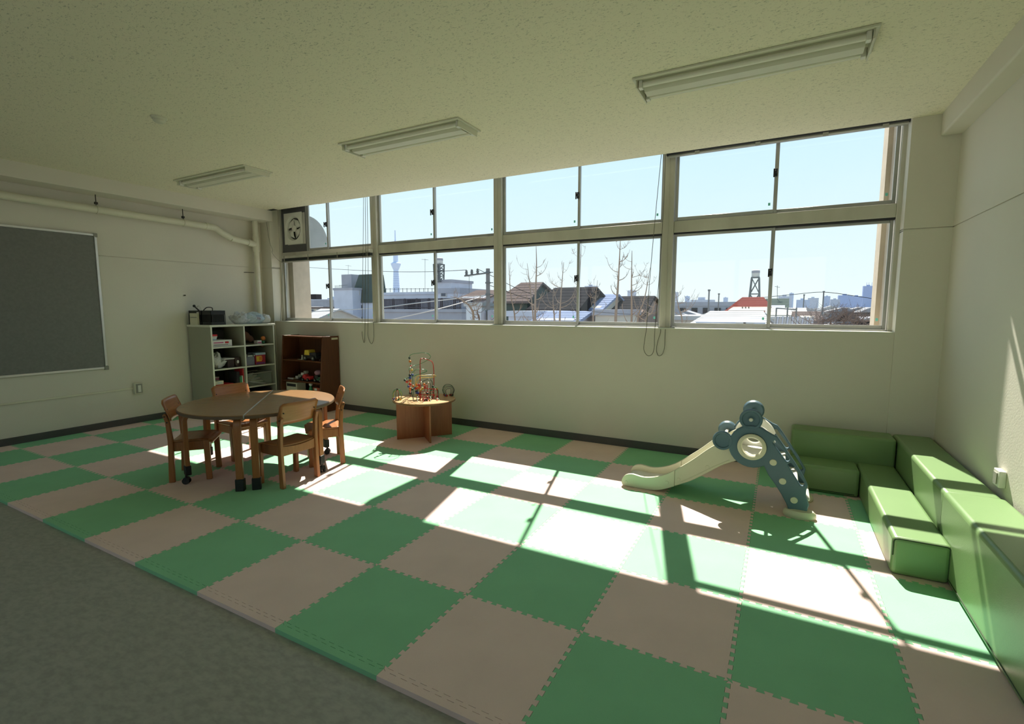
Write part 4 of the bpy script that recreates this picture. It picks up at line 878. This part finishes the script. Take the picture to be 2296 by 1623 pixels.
cuboid_thing('carton', 'red carton at the bottom right of toy shelf', 'carton', flat('brick_red_card', (.40, .09, .05)), -1.33, -1.15, 3.30, 3.45, .12, .33, [('label_strip', M_PAPER, (-1.30, -1.25, 3.2985, 3.30, .29, .32))])
t = thing('toy_figure', 'white and green upright toy at bottom of toy shelf', 'toy', (-1.42, 3.34, .12)); b = MB(); b.lathe([(.03, 0), (.03, .17), (.012, .22)], (-1.42, 3.34, .12), 14); b.build('body', M_GRN, t); MB().ball((-1.42, 3.34, .36), .025).build('head', M_WHITE, t)

# ================================================================== OUTSIDE
G0 = -9.5                                                     # street level: the room is on an upper floor
b = MB(); b.box(-6000, 6000, -6000, 9000, G0-.3, G0); b.build('ground', pm('grey_town_ground', (.30, .29, .29), .9, .1, .05), kind='structure')
def em(n, c, r=1.0, v=.05, sc=.8): return pm(n, c, r, v, sc, spec=0.0)
E_PALE = em('pale_blue_grey_wall', (.52, .54, .62)); E_GREY = em('grey_wall', (.36, .36, .40)); E_DGREEN = em('dark_green_roofing', (.08, .10, .09)); E_DARK = em('dark_roof', (.035, .032, .034))
E_WHITE = em('white_roof', (.50, .49, .48)); E_RED = em('red_roof', (.17, .048, .04)); E_BLUE = em('blue_metal_roof', (.24, .28, .40)); E_WIN = pm('dark_window_pane', (.08, .09, .12), .15, .05, 3); E_BROWN = em('brown_wall', (.24, .18, .15)); E_CREAM = em('cream_wall', (.58, .53, .45)); E_FAR = em('distant_pale_block', (.46, .52, .66)); E_FAR2 = em('distant_blue_block', (.38, .45, .66)); E_STEEL = em('painted_steel', (.16, .17, .17)); E_CONC = em('concrete_pole', (.20, .20, .20)); E_TANK = em('tank_panel', (.62, .62, .58)); E_BARK = em('pale_bark', (.27, .21, .165)); E_BARK2 = em('dark_bark', (.20, .15, .13)); E_TOWER = em('hazed_tower_steel', (.62, .70, .88)); E_WIRE = em('wire', (.05, .05, .05)); E_PANTILE = em('brown_tile_roof', (.16, .125, .115)); E_FENCE = em('dark_fence', (.10, .09, .10))
def zone(px0, px1, py, Y): a = atY(px0, py, Y); c = atY(px1, py, Y); return a.x, c.x, (a.z+c.z)/2
def root(name, label, cat, x, y, group=None): return thing(name, label, cat, (x, y, G0), 0, group)
def winrow(t, px, py0, py1, Y, wpx, mat=E_WIN):
    for q in px:
        a = atY(q, py0, Y); c = atY(q+wpx, py1, Y); w_ = box('window', E_WHITE, a.x-.12, c.x+.12, Y-.08, Y+.01, c.z-.12, a.z+.12, t); box('pane', mat, a.x, c.x, Y-.10, Y-.079, c.z, a.z, w_)
def flat_house(name, label, px0, px1, py, Y, depth, wall, roof, group=None, par=.35, cat='building'):
    x0, x1, z = zone(px0, px1, py, Y); t = root(name, label, cat, (x0+x1)/2, Y+depth/2, group)
    box('wall', wall, x0, x1, Y, Y+depth, G0, z-par, t); box('roof', roof, x0-.15, x1+.15, Y-.15, Y+depth+.15, z-par, z, t); return t
def gable(name, label, px0, px1, py_eave, py_ridge, Y, depth, wall, roof, axis='x', group=None, slip=0.0):
    x0, x1, ze = zone(px0, px1, py_eave, Y); m = (px0+px1)/2
    t = root(name, label, 'house', (x0+x1)/2, Y+depth/2, group); box('wall', wall, x0, x1, Y, Y+depth, G0, ze, t)
    o = .35
    if axis == 'x':                                          # ridge parallel to the window
        zr = atY(m, py_ridge, Y+depth/2).z
        for k, (ya, yb) in enumerate(((Y-o, Y+depth/2), (Y+depth+o, Y+depth/2))):
            b = MB(); b.add([(x0-o, ya, ze-.12), (x1+o, ya, ze-.12), (x1+o-slip, yb, zr), (x0-o+slip, yb, zr), (x0-o, ya, ze-.3), (x1+o, ya, ze-.3), (x1+o-slip, yb, zr-.18), (x0-o+slip, yb, zr-.18)], [(0,1,2,3),(7,6,5,4),(0,4,5,1),(1,5,6,2),(2,6,7,3),(3,7,4,0)]); b.build('roof_slope', roof, t)
        b = MB(); b.add([(x0, Y, ze), (x0, Y+depth, ze), (x0+slip, Y+depth/2, zr-.1), (x1, Y, ze), (x1, Y+depth, ze), (x1-slip, Y+depth/2, zr-.1)], [(0,1,2),(5,4,3),(0,2,5,3),(1,4,5,2),(0,3,4,1)]); b.build('gable_wall', wall, t)
        n = 7
        for k in range(1, n):                                # standing courses on the visible slope
            f_ = k/n; b = MB(); y_ = Y-o+(depth/2+o)*f_; z_ = ze-.12+(zr-ze+.12)*f_; b.box(x0-o+slip*f_, x1+o-slip*f_, y_-.02, y_+.02, z_-.01, z_+.016); b.build('roof_course', roof, t)
    else:
        zr = atY(m, py_ridge, Y).z; xm = (x0+x1)/2
        for xa in (x0-o, x1+o):
            b = MB(); b.add([(xa, Y-o, ze-.15), (xm, Y-o, zr), (xm, Y+depth+o, zr), (xa, Y+depth+o, ze-.15), (xa, Y-o, ze-.32), (xm, Y-o, zr-.18), (xm, Y+depth+o, zr-.18), (xa, Y+depth+o, ze-.32)], [(0,1,2,3),(7,6,5,4),(0,4,5,1),(1,5,6,2),(2,6,7,3),(3,7,4,0)]); b.build('roof_slope', roof, t)
        b = MB(); b.prism([(x0, ze-.05), (x1, ze-.05), (xm, zr-.12)], lambda u, v, q: (u, q, v), Y, Y+depth); b.build('gable_wall', wall, t)
    return t
# --- pale apartment block with mansard roof
Y = 62; t = root('apartment_block', 'pale apartment block with dark green sloping mansard roof', 'building', atY(815, 690, Y).x, Y+6)
x0, x1, z0 = zone(786, 838, 679, Y); ztop = atY(830, 614, Y).z
box('wall', E_PALE, x0, x1, Y, Y+3.2, G0, z0, t)
xl_, xr_ = atY(800, 614, Y).x, x1-.4
b = MB(); b.add([(x0-.2, Y-.2, z0), (x1+.1, Y-.2, z0), (x1+.1, Y+3.3, z0), (x0-.2, Y+3.3, z0), (xl_, Y+.5, ztop), (xr_, Y+.5, ztop), (xr_, Y+3, ztop), (xl_, Y+3, ztop)], [(3,2,1,0),(4,5,6,7),(0,1,5,4),(1,2,6,5),(2,3,7,6),(3,0,4,7)]); b.build('mansard_roof', E_DGREEN, t)
xa, xb, za = zone(748, 787, 650, Y-2); box('wing_wall', E_PALE, xa, xb+.3, Y-2, Y+.3, G0, za, t); box('wing_roof', E_GREY, xa-.1, xb+.4, Y-2.1, Y+.3, za, za+.35, t)
xa, xb, za = zone(775, 797, 616, Y+2); box('stair_tower', E_GREY, xa, xb, Y+1, Y+3, G0, za, t)
for (p, q0, q1, w_) in ((800, 653, 660, 6),): winrow(t, (p,), q0, q1, Y-.4, w_)
winrow(t, (797, 806), 684, 691, Y, 7); winrow(t, (797, 806), 711, 716, Y, 7); winrow(t, (772, 781), 711, 716, Y-2, 3)
b = MB()
for k in range(8): x_ = atY(761+2.4*k, 640, Y).x; b.cyl((x_, Y-1, atY(766, 650, Y).z), (x_, Y-1, atY(766, 640, Y).z), .03, None, 5)
b.tube([atY(760, 640, Y-1), atY(779, 639, Y-1)], .03, 5); b.build('roof_railing', E_STEEL, t)
# --- broadcasting tower, far away; distance haze is put into its pale steel colour
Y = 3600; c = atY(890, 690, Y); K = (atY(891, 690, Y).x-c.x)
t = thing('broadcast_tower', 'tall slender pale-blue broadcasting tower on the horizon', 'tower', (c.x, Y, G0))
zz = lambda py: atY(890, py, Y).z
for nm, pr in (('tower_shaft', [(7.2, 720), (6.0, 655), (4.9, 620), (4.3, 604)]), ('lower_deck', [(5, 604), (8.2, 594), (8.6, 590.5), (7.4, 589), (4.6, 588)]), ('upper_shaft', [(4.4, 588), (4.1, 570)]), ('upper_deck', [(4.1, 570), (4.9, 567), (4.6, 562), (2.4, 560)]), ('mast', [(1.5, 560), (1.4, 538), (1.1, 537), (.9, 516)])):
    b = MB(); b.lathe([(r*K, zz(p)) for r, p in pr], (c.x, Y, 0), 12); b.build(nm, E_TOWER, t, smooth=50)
for k in range(9):
    b = MB(); p = 650-5*k; r = 6.1-.18*k; b.lathe([(r*K*1.004, zz(p)), (r*K*1.004, zz(p-.5))], (c.x, Y, 0), 12); b.build('brace_ring', E_FAR2, t)
# --- long grey building with rooftop railing
t = flat_house('terrace_building', 'long low grey building with dark slatted rooftop terrace railing', 848, 1035, 693, 40, 12, E_GREY, E_GREY, par=.3)
a, c = atY(857, 693, 40.1), atY(1033, 694, 40.1); h = atY(857, 671, 40.1).z-a.z
n = 58
for k in range(n+1):
    x_ = a.x+(c.x-a.x)*k/n; big = k % 9 == 0; w_ = .09 if big else .035
    b = MB(); b.box(x_-w_, x_+w_, 40.05, 40.15, a.z, a.z+h+(.06 if big else 0)); b.build('railing_post' if big else 'railing_slat', E_FENCE, t)
for z_ in (a.z+.12, a.z+h-.05): b = MB(); b.box(a.x, c.x, 40.0, 40.06, z_, z_+.08); b.build('railing_bar', E_FENCE, t)
box('terrace_screen', E_DARK, a.x+(c.x-a.x)*.32, a.x+(c.x-a.x)*.5, 40.3, 40.4, a.z, a.z+h*.95, t)
t = flat_house('flat_roofed_block', 'wide pale flat-roofed block behind the terrace railing', 845, 985, 655, 55, 14, E_PALE, E_PALE)
for k in range(14):
    p = 856+9.4*k; b = MB(); b.cyl(atY(p, 655, 55.1), atY(p, 646, 55.1), .04, None, 5); b.build('roof_post', E_STEEL, t)
b = MB(); b.tube([atY(852, 648, 55.1), atY(984, 647, 55.1)], .03, 5); b.build('roof_rail', E_STEEL, t)
t = flat_house('flat_roofed_block', 'grey-blue flat-roofed house below the round water tank', 978, 1030, 646, 48, 10, E_PALE, E_GREY, par=.6)
winrow(t, (990,), 655, 664, 48, 10)
t = flat_house('roof_hut', 'pale sloped rooftop hut beneath the round water tank', 974, 1012, 627, 53, 5, E_PALE, E_GREY)
def water_tower(label, px, py_top, py_tank, py_foot, Y, rpx, lean, lv_n=3):
    c = atY(px, py_tank, Y); K_ = atY(px+1, py_tank, Y).x-c.x; zt = atY(px, py_top, Y).z; zf = atY(px, py_foot, Y).z if lv_n == 3 else G0
    t = thing('water_tower', label, 'water tower', (c.x, Y, zf)); r = rpx*K_
    b = MB(); b.lathe([(r*.96, c.z), (r, c.z+.05), (r, c.z+(zt-c.z)*.9), (r*.7, zt), (0, zt)], (c.x, Y, 0), 20); b.build('tank', E_TANK, t, smooth=40)
    b = MB(); b.lathe([(r*1.02, c.z+(zt-c.z)*.55), (r*1.03, c.z+(zt-c.z)*.6), (r*1.02, zt-(zt-c.z)*.12)], (c.x, Y, 0), 20); b.build('tank_band', E_GREY, t)
    box('deck', E_STEEL, c.x-r*1.05, c.x+r*1.05, Y-r, Y+r, c.z-.12, c.z, t)
    lg = [(c.x+sx_*r*.9, Y+sy*r*.9) for sx_, sy in ((-1, -1), (1, -1), (1, 1), (-1, 1))]; ft = [(c.x+sx_*r*lean, Y+sy*r*lean) for sx_, sy in ((-1, -1), (1, -1), (1, 1), (-1, 1))]
    pt = lambda k, f_: Vector((lg[k][0]+(ft[k][0]-lg[k][0])*f_, lg[k][1]+(ft[k][1]-lg[k][1])*f_, c.z-.1+(zf-c.z)*f_))
    for k in range(4): b = MB(); b.cyl(pt(k, 0), pt(k, 1), .1, None, 6); b.build('leg', E_STEEL, t)
    for lv in range(lv_n):
        f0, f1 = lv/lv_n, (lv+1)/lv_n
        for k in range(4):
            b = MB(); b.cyl(pt(k, f0), pt((k+1) % 4, f1), .04, None, 4); b.cyl(pt((k+1) % 4, f0), pt(k, f1), .04, None, 4); b.cyl(pt(k, f1), pt((k+1) % 4, f1), .05, None, 4); b.build('cross_brace', E_STEEL, t)
    return t
water_tower('small round white water tank on steel frame, near broadcasting tower', 984, 578, 592, 630, 53, 7.5, .8)
water_tower('large white water tank on tall lattice legs behind red roof', 1694, 605, 621, 690, 62, 9.2, 3.0, 8)
# --- utility pole with crossarm
Y = 17; t = thing('utility_pole', 'grey utility pole with crossarm and transformers outside second window', 'utility pole', (atY(1094, 700, Y).x, Y, G0))
c = atY(1094, 602, Y); b = MB(); b.cyl((c.x, Y, G0), (c.x, Y, c.z), .11, .085, 14); b.build('pole', E_CONC, t)
a0, a1 = atY(1045, 619, Y), atY(1098, 612, Y)
b = MB(); b.tube([a0+Vector((0, -.12, 0)), a1+Vector((0, -.12, 0))], .035, 6); b.build('crossarm', E_STEEL, t)
for q in (1046, 1058, 1071):
    a = atY(q, 618-(q-1045)*.13, Y-.12); hh_ = atY(q, 604, Y).z; b = MB(); b.lathe([(.03, a.z), (.07, a.z+.04), (.04, a.z+.08), (.075, a.z+.12), (.04, a.z+.16), (.06, a.z+.2), (.02, a.z+.24)], (a.x, Y-.12, 0), 10); b.build('insulator', E_STEEL, t)
for (q0, q1, p0_, p1_) in ((1079, 1089, 697, 722), (1094, 1108, 695, 722)):
    a, c2 = atY(q0, p0_, Y-.2), atY(q1, p1_, Y-.2); r_ = (c2.x-a.x)/2; b = MB(); b.lathe([(r_*.9, c2.z-.4), (r_, c2.z-.36), (r_, a.z-.05), (r_*.8, a.z), (0, a.z)], ((a.x+c2.x)/2, Y-.2, 0), 16); b.build('transformer', E_GREY, t)
for p in (611, 634, 660, 697):
    a = atY(1094, p, Y); b = MB(); b.lathe([(.115, a.z-.03), (.115, a.z+.03)], (a.x, Y, 0), 14); b.box(a.x, a.x+.25, Y-.02, Y+.02, a.z-.015, a.z+.015); b.build('pole_band', E_STEEL, t)
def wirec(label, pts, r=.012, mat=E_WIRE): return tag(MB().tube(spline(pts, 8), r, 5).build('overhead_wire', mat, smooth=60), label, 'wire', 'overhead wires')
wirec('overhead wire crossing behind first and second windows to the pole', [atY(560, 588, 26), atY(700, 600, 24), atY(850, 608, 21), atY(960, 609, 19), atY(1046, 605, 16.9)])
wirec('thin overhead wire running from crossarm to the right', [atY(1071, 603, 16.9), atY(1110, 622, 17.5), atY(1180, 655, 19), atY(1290, 690, 23)])
wirec('lower overhead wire dropping from the pole to the right', [atY(1099, 640, 17), atY(1180, 668, 18), atY(1300, 695, 21), atY(1420, 705, 26)])
wirec('grey cable sloping across first and second windows above sill', [atY(640, 702, 15), atY(833, 691, 14), atY(930, 680, 14), atY(1089, 662, 16.9)], .02, em('grey_cable', (.45, .45, .45)))
wirec('pale cable sloping up from sill in second window', [atY(850, 722, 11), atY(960, 698, 11), atY(1030, 680, 13), atY(1090, 662, 16.9)], .016, em('pale_cable', (.55, .52, .5)))
# --- houses in the middle
t = gable('house', 'dark house with tall slanted roof right of utility pole', 1118, 1182, 672, 634, 34, 7, E_DGREEN, E_PANTILE, 'x', slip=.6)
t = gable('house', 'wide dark house with ribbed brown roof behind bare saplings', 1192, 1292, 690, 645, 33, 9, E_DARK, E_DARK, 'x', slip=.3)
t = gable('house', 'small house with light blue metal roof beside window stile', 1300, 1345, 690, 660, 36, 8, E_CREAM, E_BLUE, 'x')
t = gable('house', 'dark brown house with low roof behind tallest sapling', 1345, 1440, 700, 664, 38, 10, E_BROWN, E_DARK, 'x', slip=.5); winrow(t, (1350, 1362), 703, 712, 38, 7)
t = flat_house('low_shed', 'low pale shed behind the left group of saplings', 1140, 1200, 697, 27, 6, E_PALE, E_PALE)
t = gable('house', 'low house with slate blue roof under the ribbed roof', 1200, 1285, 718, 697, 26, 5, E_GREY, E_BLUE, 'x')
t = flat_house('low_shed', 'low cream shed beneath the tallest sapling', 1335, 1385, 694, 28, 5, E_CREAM, E_GREY)
t = gable('house', 'small house with brown striped roof left of utility pole', 1030, 1085, 668, 651, 44, 8, E_GREY, E_PANTILE, 'x'); winrow(t, (1042, 1056), 674, 682, 44, 8)
t = flat_house('flat_roofed_block', 'white flat-roofed block in front of striped roof', 1045, 1080, 678, 36, 7, em('white_wall', (.68, .68, .70)), E_WHITE)
t = flat_house('flat_roofed_block', 'small blocky house seen through the left end window', 690, 738, 688, 66, 10, E_CREAM, E_PANTILE); winrow(t, (698, 712, 724), 694, 700, 66, 6)
t = gable('house', 'white-roofed house at left end of the view', 676, 712, 712, 692, 50, 8, E_CREAM, E_WHITE, 'x')
t = flat_house('flat_roofed_block', 'grey far block with rooftop tank seen at left end', 692, 732, 671, 150, 16, E_GREY, E_PALE); a = atY(702, 671, 152); box('roof_tank', E_DARK, a.x-.4, a.x+3.2, 151, 154, a.z, a.z+2.2, t)
# --- right-hand bay
t = gable('warehouse', 'white metal-roofed warehouse below the red roof', 1560, 1716, 722, 697, 30, 9, E_PALE, E_WHITE, 'x', slip=.6); winrow(t, (1655, 1672), 727, 733, 30, 12)
t = gable('house', 'house with hipped brick-red roof beneath the water tower', 1632, 1728, 696, 666, 46, 11, E_CREAM, E_RED, 'x', slip=1.1)
for q in (1665, 1672, 1679): a = atY(q, 685, 47); box('roof_vent', E_BROWN, a.x-.05, a.x+.05, 46.9, 47.1, a.z-.4, a.z-.1, t)
t = gable('house', 'dark grey house right of the red roof', 1722, 1760, 690, 669, 52, 9, E_GREY, E_DGREEN, 'x')
t = gable('house', 'white-roofed house behind the roof-terrace railing', 1725, 1800, 706, 690, 40, 9, E_CREAM, E_WHITE, 'x')
t = gable('house', 'small brown-tiled gable roof among bare shrubs', 1795, 1828, 712, 698, 28, 5, E_CREAM, E_PANTILE, 'x')
t = gable('house', 'dark house with slanted eave at right end of view', 1930, 1985, 715, 700, 30, 8, E_GREY, E_DARK, 'x'); winrow(t, (1942,), 719, 724, 30, 6)
t = flat_house('low_shed', 'pale low building left of the white warehouse', 1505, 1565, 708, 42, 9, E_CREAM, E_WHITE)
t = flat_house('viaduct', 'long grey elevated railway viaduct on the horizon', 1490, 1650, 677, 130, 6, E_GREY, E_GREY, cat='viaduct', par=1.0)
for k in range(6): a = atY(1505+26*k, 690, 129.8); box('pier_opening', E_DARK, a.x-.7, a.x+.7, 129.7, 130.02, G0, a.z, t)
t = thing('terrace_railing', 'dark roof-terrace railing with hanging pale slats', 'railing', (atY(1765, 700, 24).x, 24, atY(1765, 735, 24).z-1))
for q in (1741, 1766, 1786): a, c = atY(q, 690, 24), atY(q, 740, 24); b = MB(); b.cyl((a.x, 24, c.z-1), (a.x, 24, a.z), .035, None, 6); b.build('post', E_STEEL, t)
for p in (691, 712): a, c = atY(1741, p, 24), atY(1786, p+3, 24); b = MB(); b.tube([a, c], .03, 6); b.build('rail', E_STEEL, t)
for k in range(16):
    q = 1736+5.6*k; a, c = atY(q+3, 709+(k % 3), 23.7), atY(q, 736, 23.7); b = MB(); b.tube([a, c], .04, 5); b.build('slat', E_PALE if k % 2 else E_WHITE, t)
# poles and chimneys
for lb, q, p0_, p1_, Y in (('slim dark chimney left of the white warehouse', 1590, 652, 705, 46), ('thin grey chimney right of the water tower', 1803, 662, 690, 70), ('distant dark utility post with box top right', 1847, 655, 682, 60), ('small antenna post left of the red roof', 1612, 660, 700, 60)):
    a, c = atY(q, p0_, Y), atY(q, p1_, Y); t = thing('chimney_pole', lb, 'pole', (a.x, Y, G0)); b = MB(); b.cyl((a.x, Y, G0), (a.x, Y, a.z), .08, .065, 8); b.build('shaft', E_CONC, t); box('cap', E_STEEL, a.x-.1, a.x+.1, Y-.1, Y+.1, a.z-.02, a.z+.12, t)
wirec('faint wire strung to the distant utility post', [atY(1700, 668, 60), atY(1780, 660, 60), atY(1847, 655, 60), atY(1920, 664, 60), atY(1985, 674, 60)], .03)
for lb, q, p0_, p1_, Y, w_ in (('TV antenna standing left of round water tank', 953, 580, 656, 57, 8), ('TV antenna on roof of dark green mansard', 781, 594, 617, 64, 6), ('TV antenna above the dark houses near pole', 1052, 617, 673, 48, 8), ('TV antenna near the red-roofed house', 1743, 640, 672, 56, 8)):
    a, c = atY(q, p0_, Y), atY(q, p1_, Y); K_ = atY(q+1, p0_, Y).x-a.x; t = thing('tv_antenna', lb, 'antenna', (a.x, Y, c.z)); b = MB(); b.cyl(c, a, .025, None, 5); b.build('mast', E_STEEL, t)
    for k in range(5): b = MB(); z_ = a.z-.1-.02*k; xx = a.x-w_*K_*.6+w_*K_*.3*k; b.cyl((xx, Y-.35, z_), (xx, Y+.35, z_), .015, None, 4); b.build('element', E_STEEL, t)
    b = MB(); b.cyl((a.x-w_*K_*.7, Y, a.z-.1), (a.x+w_*K_*.7, Y, a.z-.18), .018, None, 5); b.build('boom', E_STEEL, t)
# horizon blocks
rnd = random.Random(4)
hz = [(1311, 1336, 641, 500), (1340, 1400, 668, 350), (1407, 1424, 651, 420), (1424, 1480, 670, 300), (1508, 1520, 655, 500), (1536, 1546, 664, 500), (1548, 1600, 672, 420), (1622, 1632, 667, 450), (1745, 1776, 664, 300), (1770, 1780, 657, 320), (1812, 1836, 668, 380), (1848, 1862, 664, 420), (1862, 1884, 671, 380), (1880, 1912, 662, 600), (1910, 1934, 664, 700), (1936, 1962, 641, 1500), (1962, 1985, 672, 400), (734, 752, 668, 300), (1136, 1170, 672, 300), (1786, 1816, 672, 260)]
adj = ['lone tall', 'long low', 'narrow pale', 'wide hazy', 'slim', 'tiny square', 'broad low', 'small square', 'stepped pale', 'slim grey', 'boxy', 'short', 'low hazy', 'bluish slab', 'bluish wide', 'tall stepped blue', 'rightmost low', 'leftmost low', 'pole-side', 'shrub-side']
near_ = ['left of the tallest sapling', 'behind the tallest sapling', 'behind right saplings', 'beside the third mullion', 'right of the third mullion', 'left of the dark chimney', 'above the viaduct', 'left of red roof', 'right of red roof', 'with dark top right of red roof', 'left of distant utility post', 'behind distant utility post', 'right of distant utility post', 'below the tall blue tower', 'beside the tall blue tower', 'tower rising at right end of skyline', 'by right window jamb', 'beside the apartment block', 'behind slanted roof', 'behind the bare shrubs']
for k, (q0, q1, p, Y) in enumerate(hz):
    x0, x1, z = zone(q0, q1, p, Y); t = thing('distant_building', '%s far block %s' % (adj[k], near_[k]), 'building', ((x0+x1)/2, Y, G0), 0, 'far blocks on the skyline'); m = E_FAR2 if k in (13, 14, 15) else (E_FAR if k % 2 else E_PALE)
    d_ = (x1-x0)*.6; box('block', m, x0, x1, Y, Y+d_, G0, z, t); box('roof_plant', m, x0+(x1-x0)*.3, x0+(x1-x0)*.6, Y+d_*.3, Y+d_*.6, z, z+(x1-x0)*.12, t)
    if k == 15:
        box('lower_wing', m, x1, x1+(x1-x0)*.3, Y, Y+d_, G0, z-(x1-x0)*.75, t)
        for f_ in (.3, .5, .75): xx = x0+(x1-x0)*f_; b = MB(); b.cyl((xx, Y+5, z), (xx, Y+5, z+9), .5, .3, 5); b.build('mast', m, t)
b = MB()                                                     # carpet of low roofs filling the mid distance, too far to count
for k in range(900):
    Y = rnd.uniform(75, 420); x = rnd.uniform(-1.45, .62)*Y+4; w_ = rnd.uniform(4, 9); h = rnd.uniform(7.5, 10.6)-.6*(Y < 110)
    b.box(x-w_/2, x+w_/2, Y, Y+rnd.uniform(5, 9), G0, G0+h); b.prism([(x-w_/2-.3, G0+h), (x+w_/2+.3, G0+h), (x, G0+h+rnd.uniform(.6, 1.6))], lambda u, v, q: (u, q, v), Y-.3, Y+7)
o = tag(b.build('distant_rooftops', pm('mottled_town_roofs', (.52, .50, .48), 1.0, .3, .11, spec=0, col2=(.17, .18, .22)), smooth=0), 'hazy carpet of countless low house roofs up to the horizon', 'rooftops'); o['kind'] = 'stuff'
# --- bare trees
def tree(label, base, segs, Y, mat, seed, thick=.03, dens=1.0, name='bare_sapling', droop=0):
    rnd = random.Random(seed); P = [atY(q, p, Y+rnd.uniform(-.2, .2)) for q, p in segs]
    c = Vector((P[0].x, Y, G0)); t = thing(name, label, 'tree', c, 0, 'bare trees outside')
    P = [Vector((P[0].x+rnd.uniform(-.15, .15), Y, G0)), Vector((P[0].x, Y, P[0].z-2.2))]+P
    sp = spline(P, 5); n = len(sp); R0 = [thick*(1.5 if i < 6 else 1)*(1-.86*max(0, (i-5)/(n-6))) for i in range(n)]
    MB().tube(sp, R0, 6).build('trunk', mat, t, smooth=60)
    m = int(13*dens)
    for k in range(m):
        i = rnd.randint(int(n*.38), n-3); q = sp[i]; a = rnd.uniform(0, 2*PI); L = rnd.uniform(.25, .8)*(1.25-.8*i/n)*dens**.5
        out = Vector((math.cos(a), math.sin(a)*.7, 0)); pts = [q, q+out*L*.4+Vector((0, 0, L*(.12-droop*.3))), q+out*L*.72+Vector((0, 0, L*(.42-droop*.5))), q+out*L*.9+Vector((0, 0, L*(.85-droop)))]
        s2 = spline(pts, 4); r0 = R0[i]*.55; br = MB().tube(s2, [max(.003, r0*(1-.8*j/len(s2))) for j in range(len(s2))], 5).build('branch', mat, t, smooth=60)
        bt = MB()
        for j in range(3):
            w_ = s2[rnd.randint(3, len(s2)-2)]; v = Vector((rnd.uniform(-1, 1), rnd.uniform(-1, 1), rnd.uniform(.1, 1))).normalized()*L*rnd.uniform(.18, .4); bt.tube([w_, w_+v*.6, w_+v+Vector((0, 0, .03))], [.0045, .0035, .002], 4)
        bt.build('twigs', mat, br, smooth=60)
TT = [('leftmost bare sapling, right of second mullion', [(1155, 722), (1145, 660), (1141, 588)], 13, .035), ('forked bare sapling left of the tall straight one', [(1196, 722), (1188, 640), (1182, 590)], 12.5, .03), ('tall straight bare sapling in left half of third bay', [(1200, 722), (1201, 650), (1203, 600), (1202, 551)], 12, .045),
      ('short bare sapling in the middle of left half', [(1243, 722), (1240, 680), (1241, 645)], 12.5, .03), ('bare sapling just left of the third window stile', [(1255, 722), (1258, 660), (1264, 588)], 12, .04), ('thin bare sapling just right of the third window stile', [(1296, 722), (1299, 640), (1304, 545)], 12.5, .028),
      ('tallest bare sapling, in right half of third bay', [(1380, 728), (1385, 650), (1388, 600), (1391, 538)], 11.5, .05), ('bare sapling right of the tallest one', [(1416, 728), (1416, 640), (1417, 562)], 12, .042), ('leaning bare sapling next to the third mullion', [(1428, 730), (1445, 670), (1458, 600)], 12, .036), ('low crooked bare sapling at base of third mullion', [(1445, 735), (1462, 700), (1470, 676)], 11.5, .035), ('low bare sapling between the two tall ones', [(1330, 725), (1334, 680), (1340, 628)], 12.5, .028), ('bare sapling right of the third mullion', [(1530, 735), (1522, 690), (1514, 655)], 12.5, .03)]
for k, (lb, sg, Y, th) in enumerate(TT): tree(lb, None, sg, Y, E_BARK, 30+k, th, 1.0)
tree('crooked pale bare branches in front of the utility pole', None, [(1062, 722), (1055, 690), (1035, 672), (1010, 665)], 12, E_BARK, 77, .05, 1.0, droop=.3)
tree('dark twisted bare tree at foot of utility pole', None, [(1075, 725), (1070, 700), (1078, 680)], 13, E_BARK2, 78, .045, 1.3, droop=.4)
for k, (q, p, Y) in enumerate(((1838, 694, 20), (1865, 686, 21), (1895, 690, 20.5), (1925, 694, 21), (1955, 698, 20))):
    tree(['first', 'second', 'third', 'fourth', 'rightmost'][k]+' tangled grey bare shrub from the terrace railing', None, [(q-4, 738), (q, (738+p)/2), (q+5, p)], Y, E_BARK2, 90+k, .05, 3.0, 'bare_shrub', droop=.35)
# --- unseen box added to cast the wide shade on the mat, then a visible ledge
t = thing('shade_box', 'unseen box added on facade to cast shade beside the second mullion', 'shade caster', (1.25, 4.3, 3.26))
box('casing', M_EXT, 1.00, 1.44, 4.05, 4.62, 3.27, 4.4, t, .02); box('bracket', E_STEEL, 1.1, 1.34, 4.02, 4.6, 3.235, 3.27, t)
t = thing('facade_ledge', 'beige ledge corner glimpsed above the fan hood', 'ledge', (-1.6, 4.4, 3.1))
a, c = atY(712, 456, 4.6), atY(757, 452, 4.6); box('ledge_slab', M_EXT, a.x, c.x, 4.02, 4.6, a.z, a.z+.09, t, .01); box('drip_edge', E_CREAM, a.x, c.x, 4.6, 4.62, a.z-.01, a.z+.09, t)
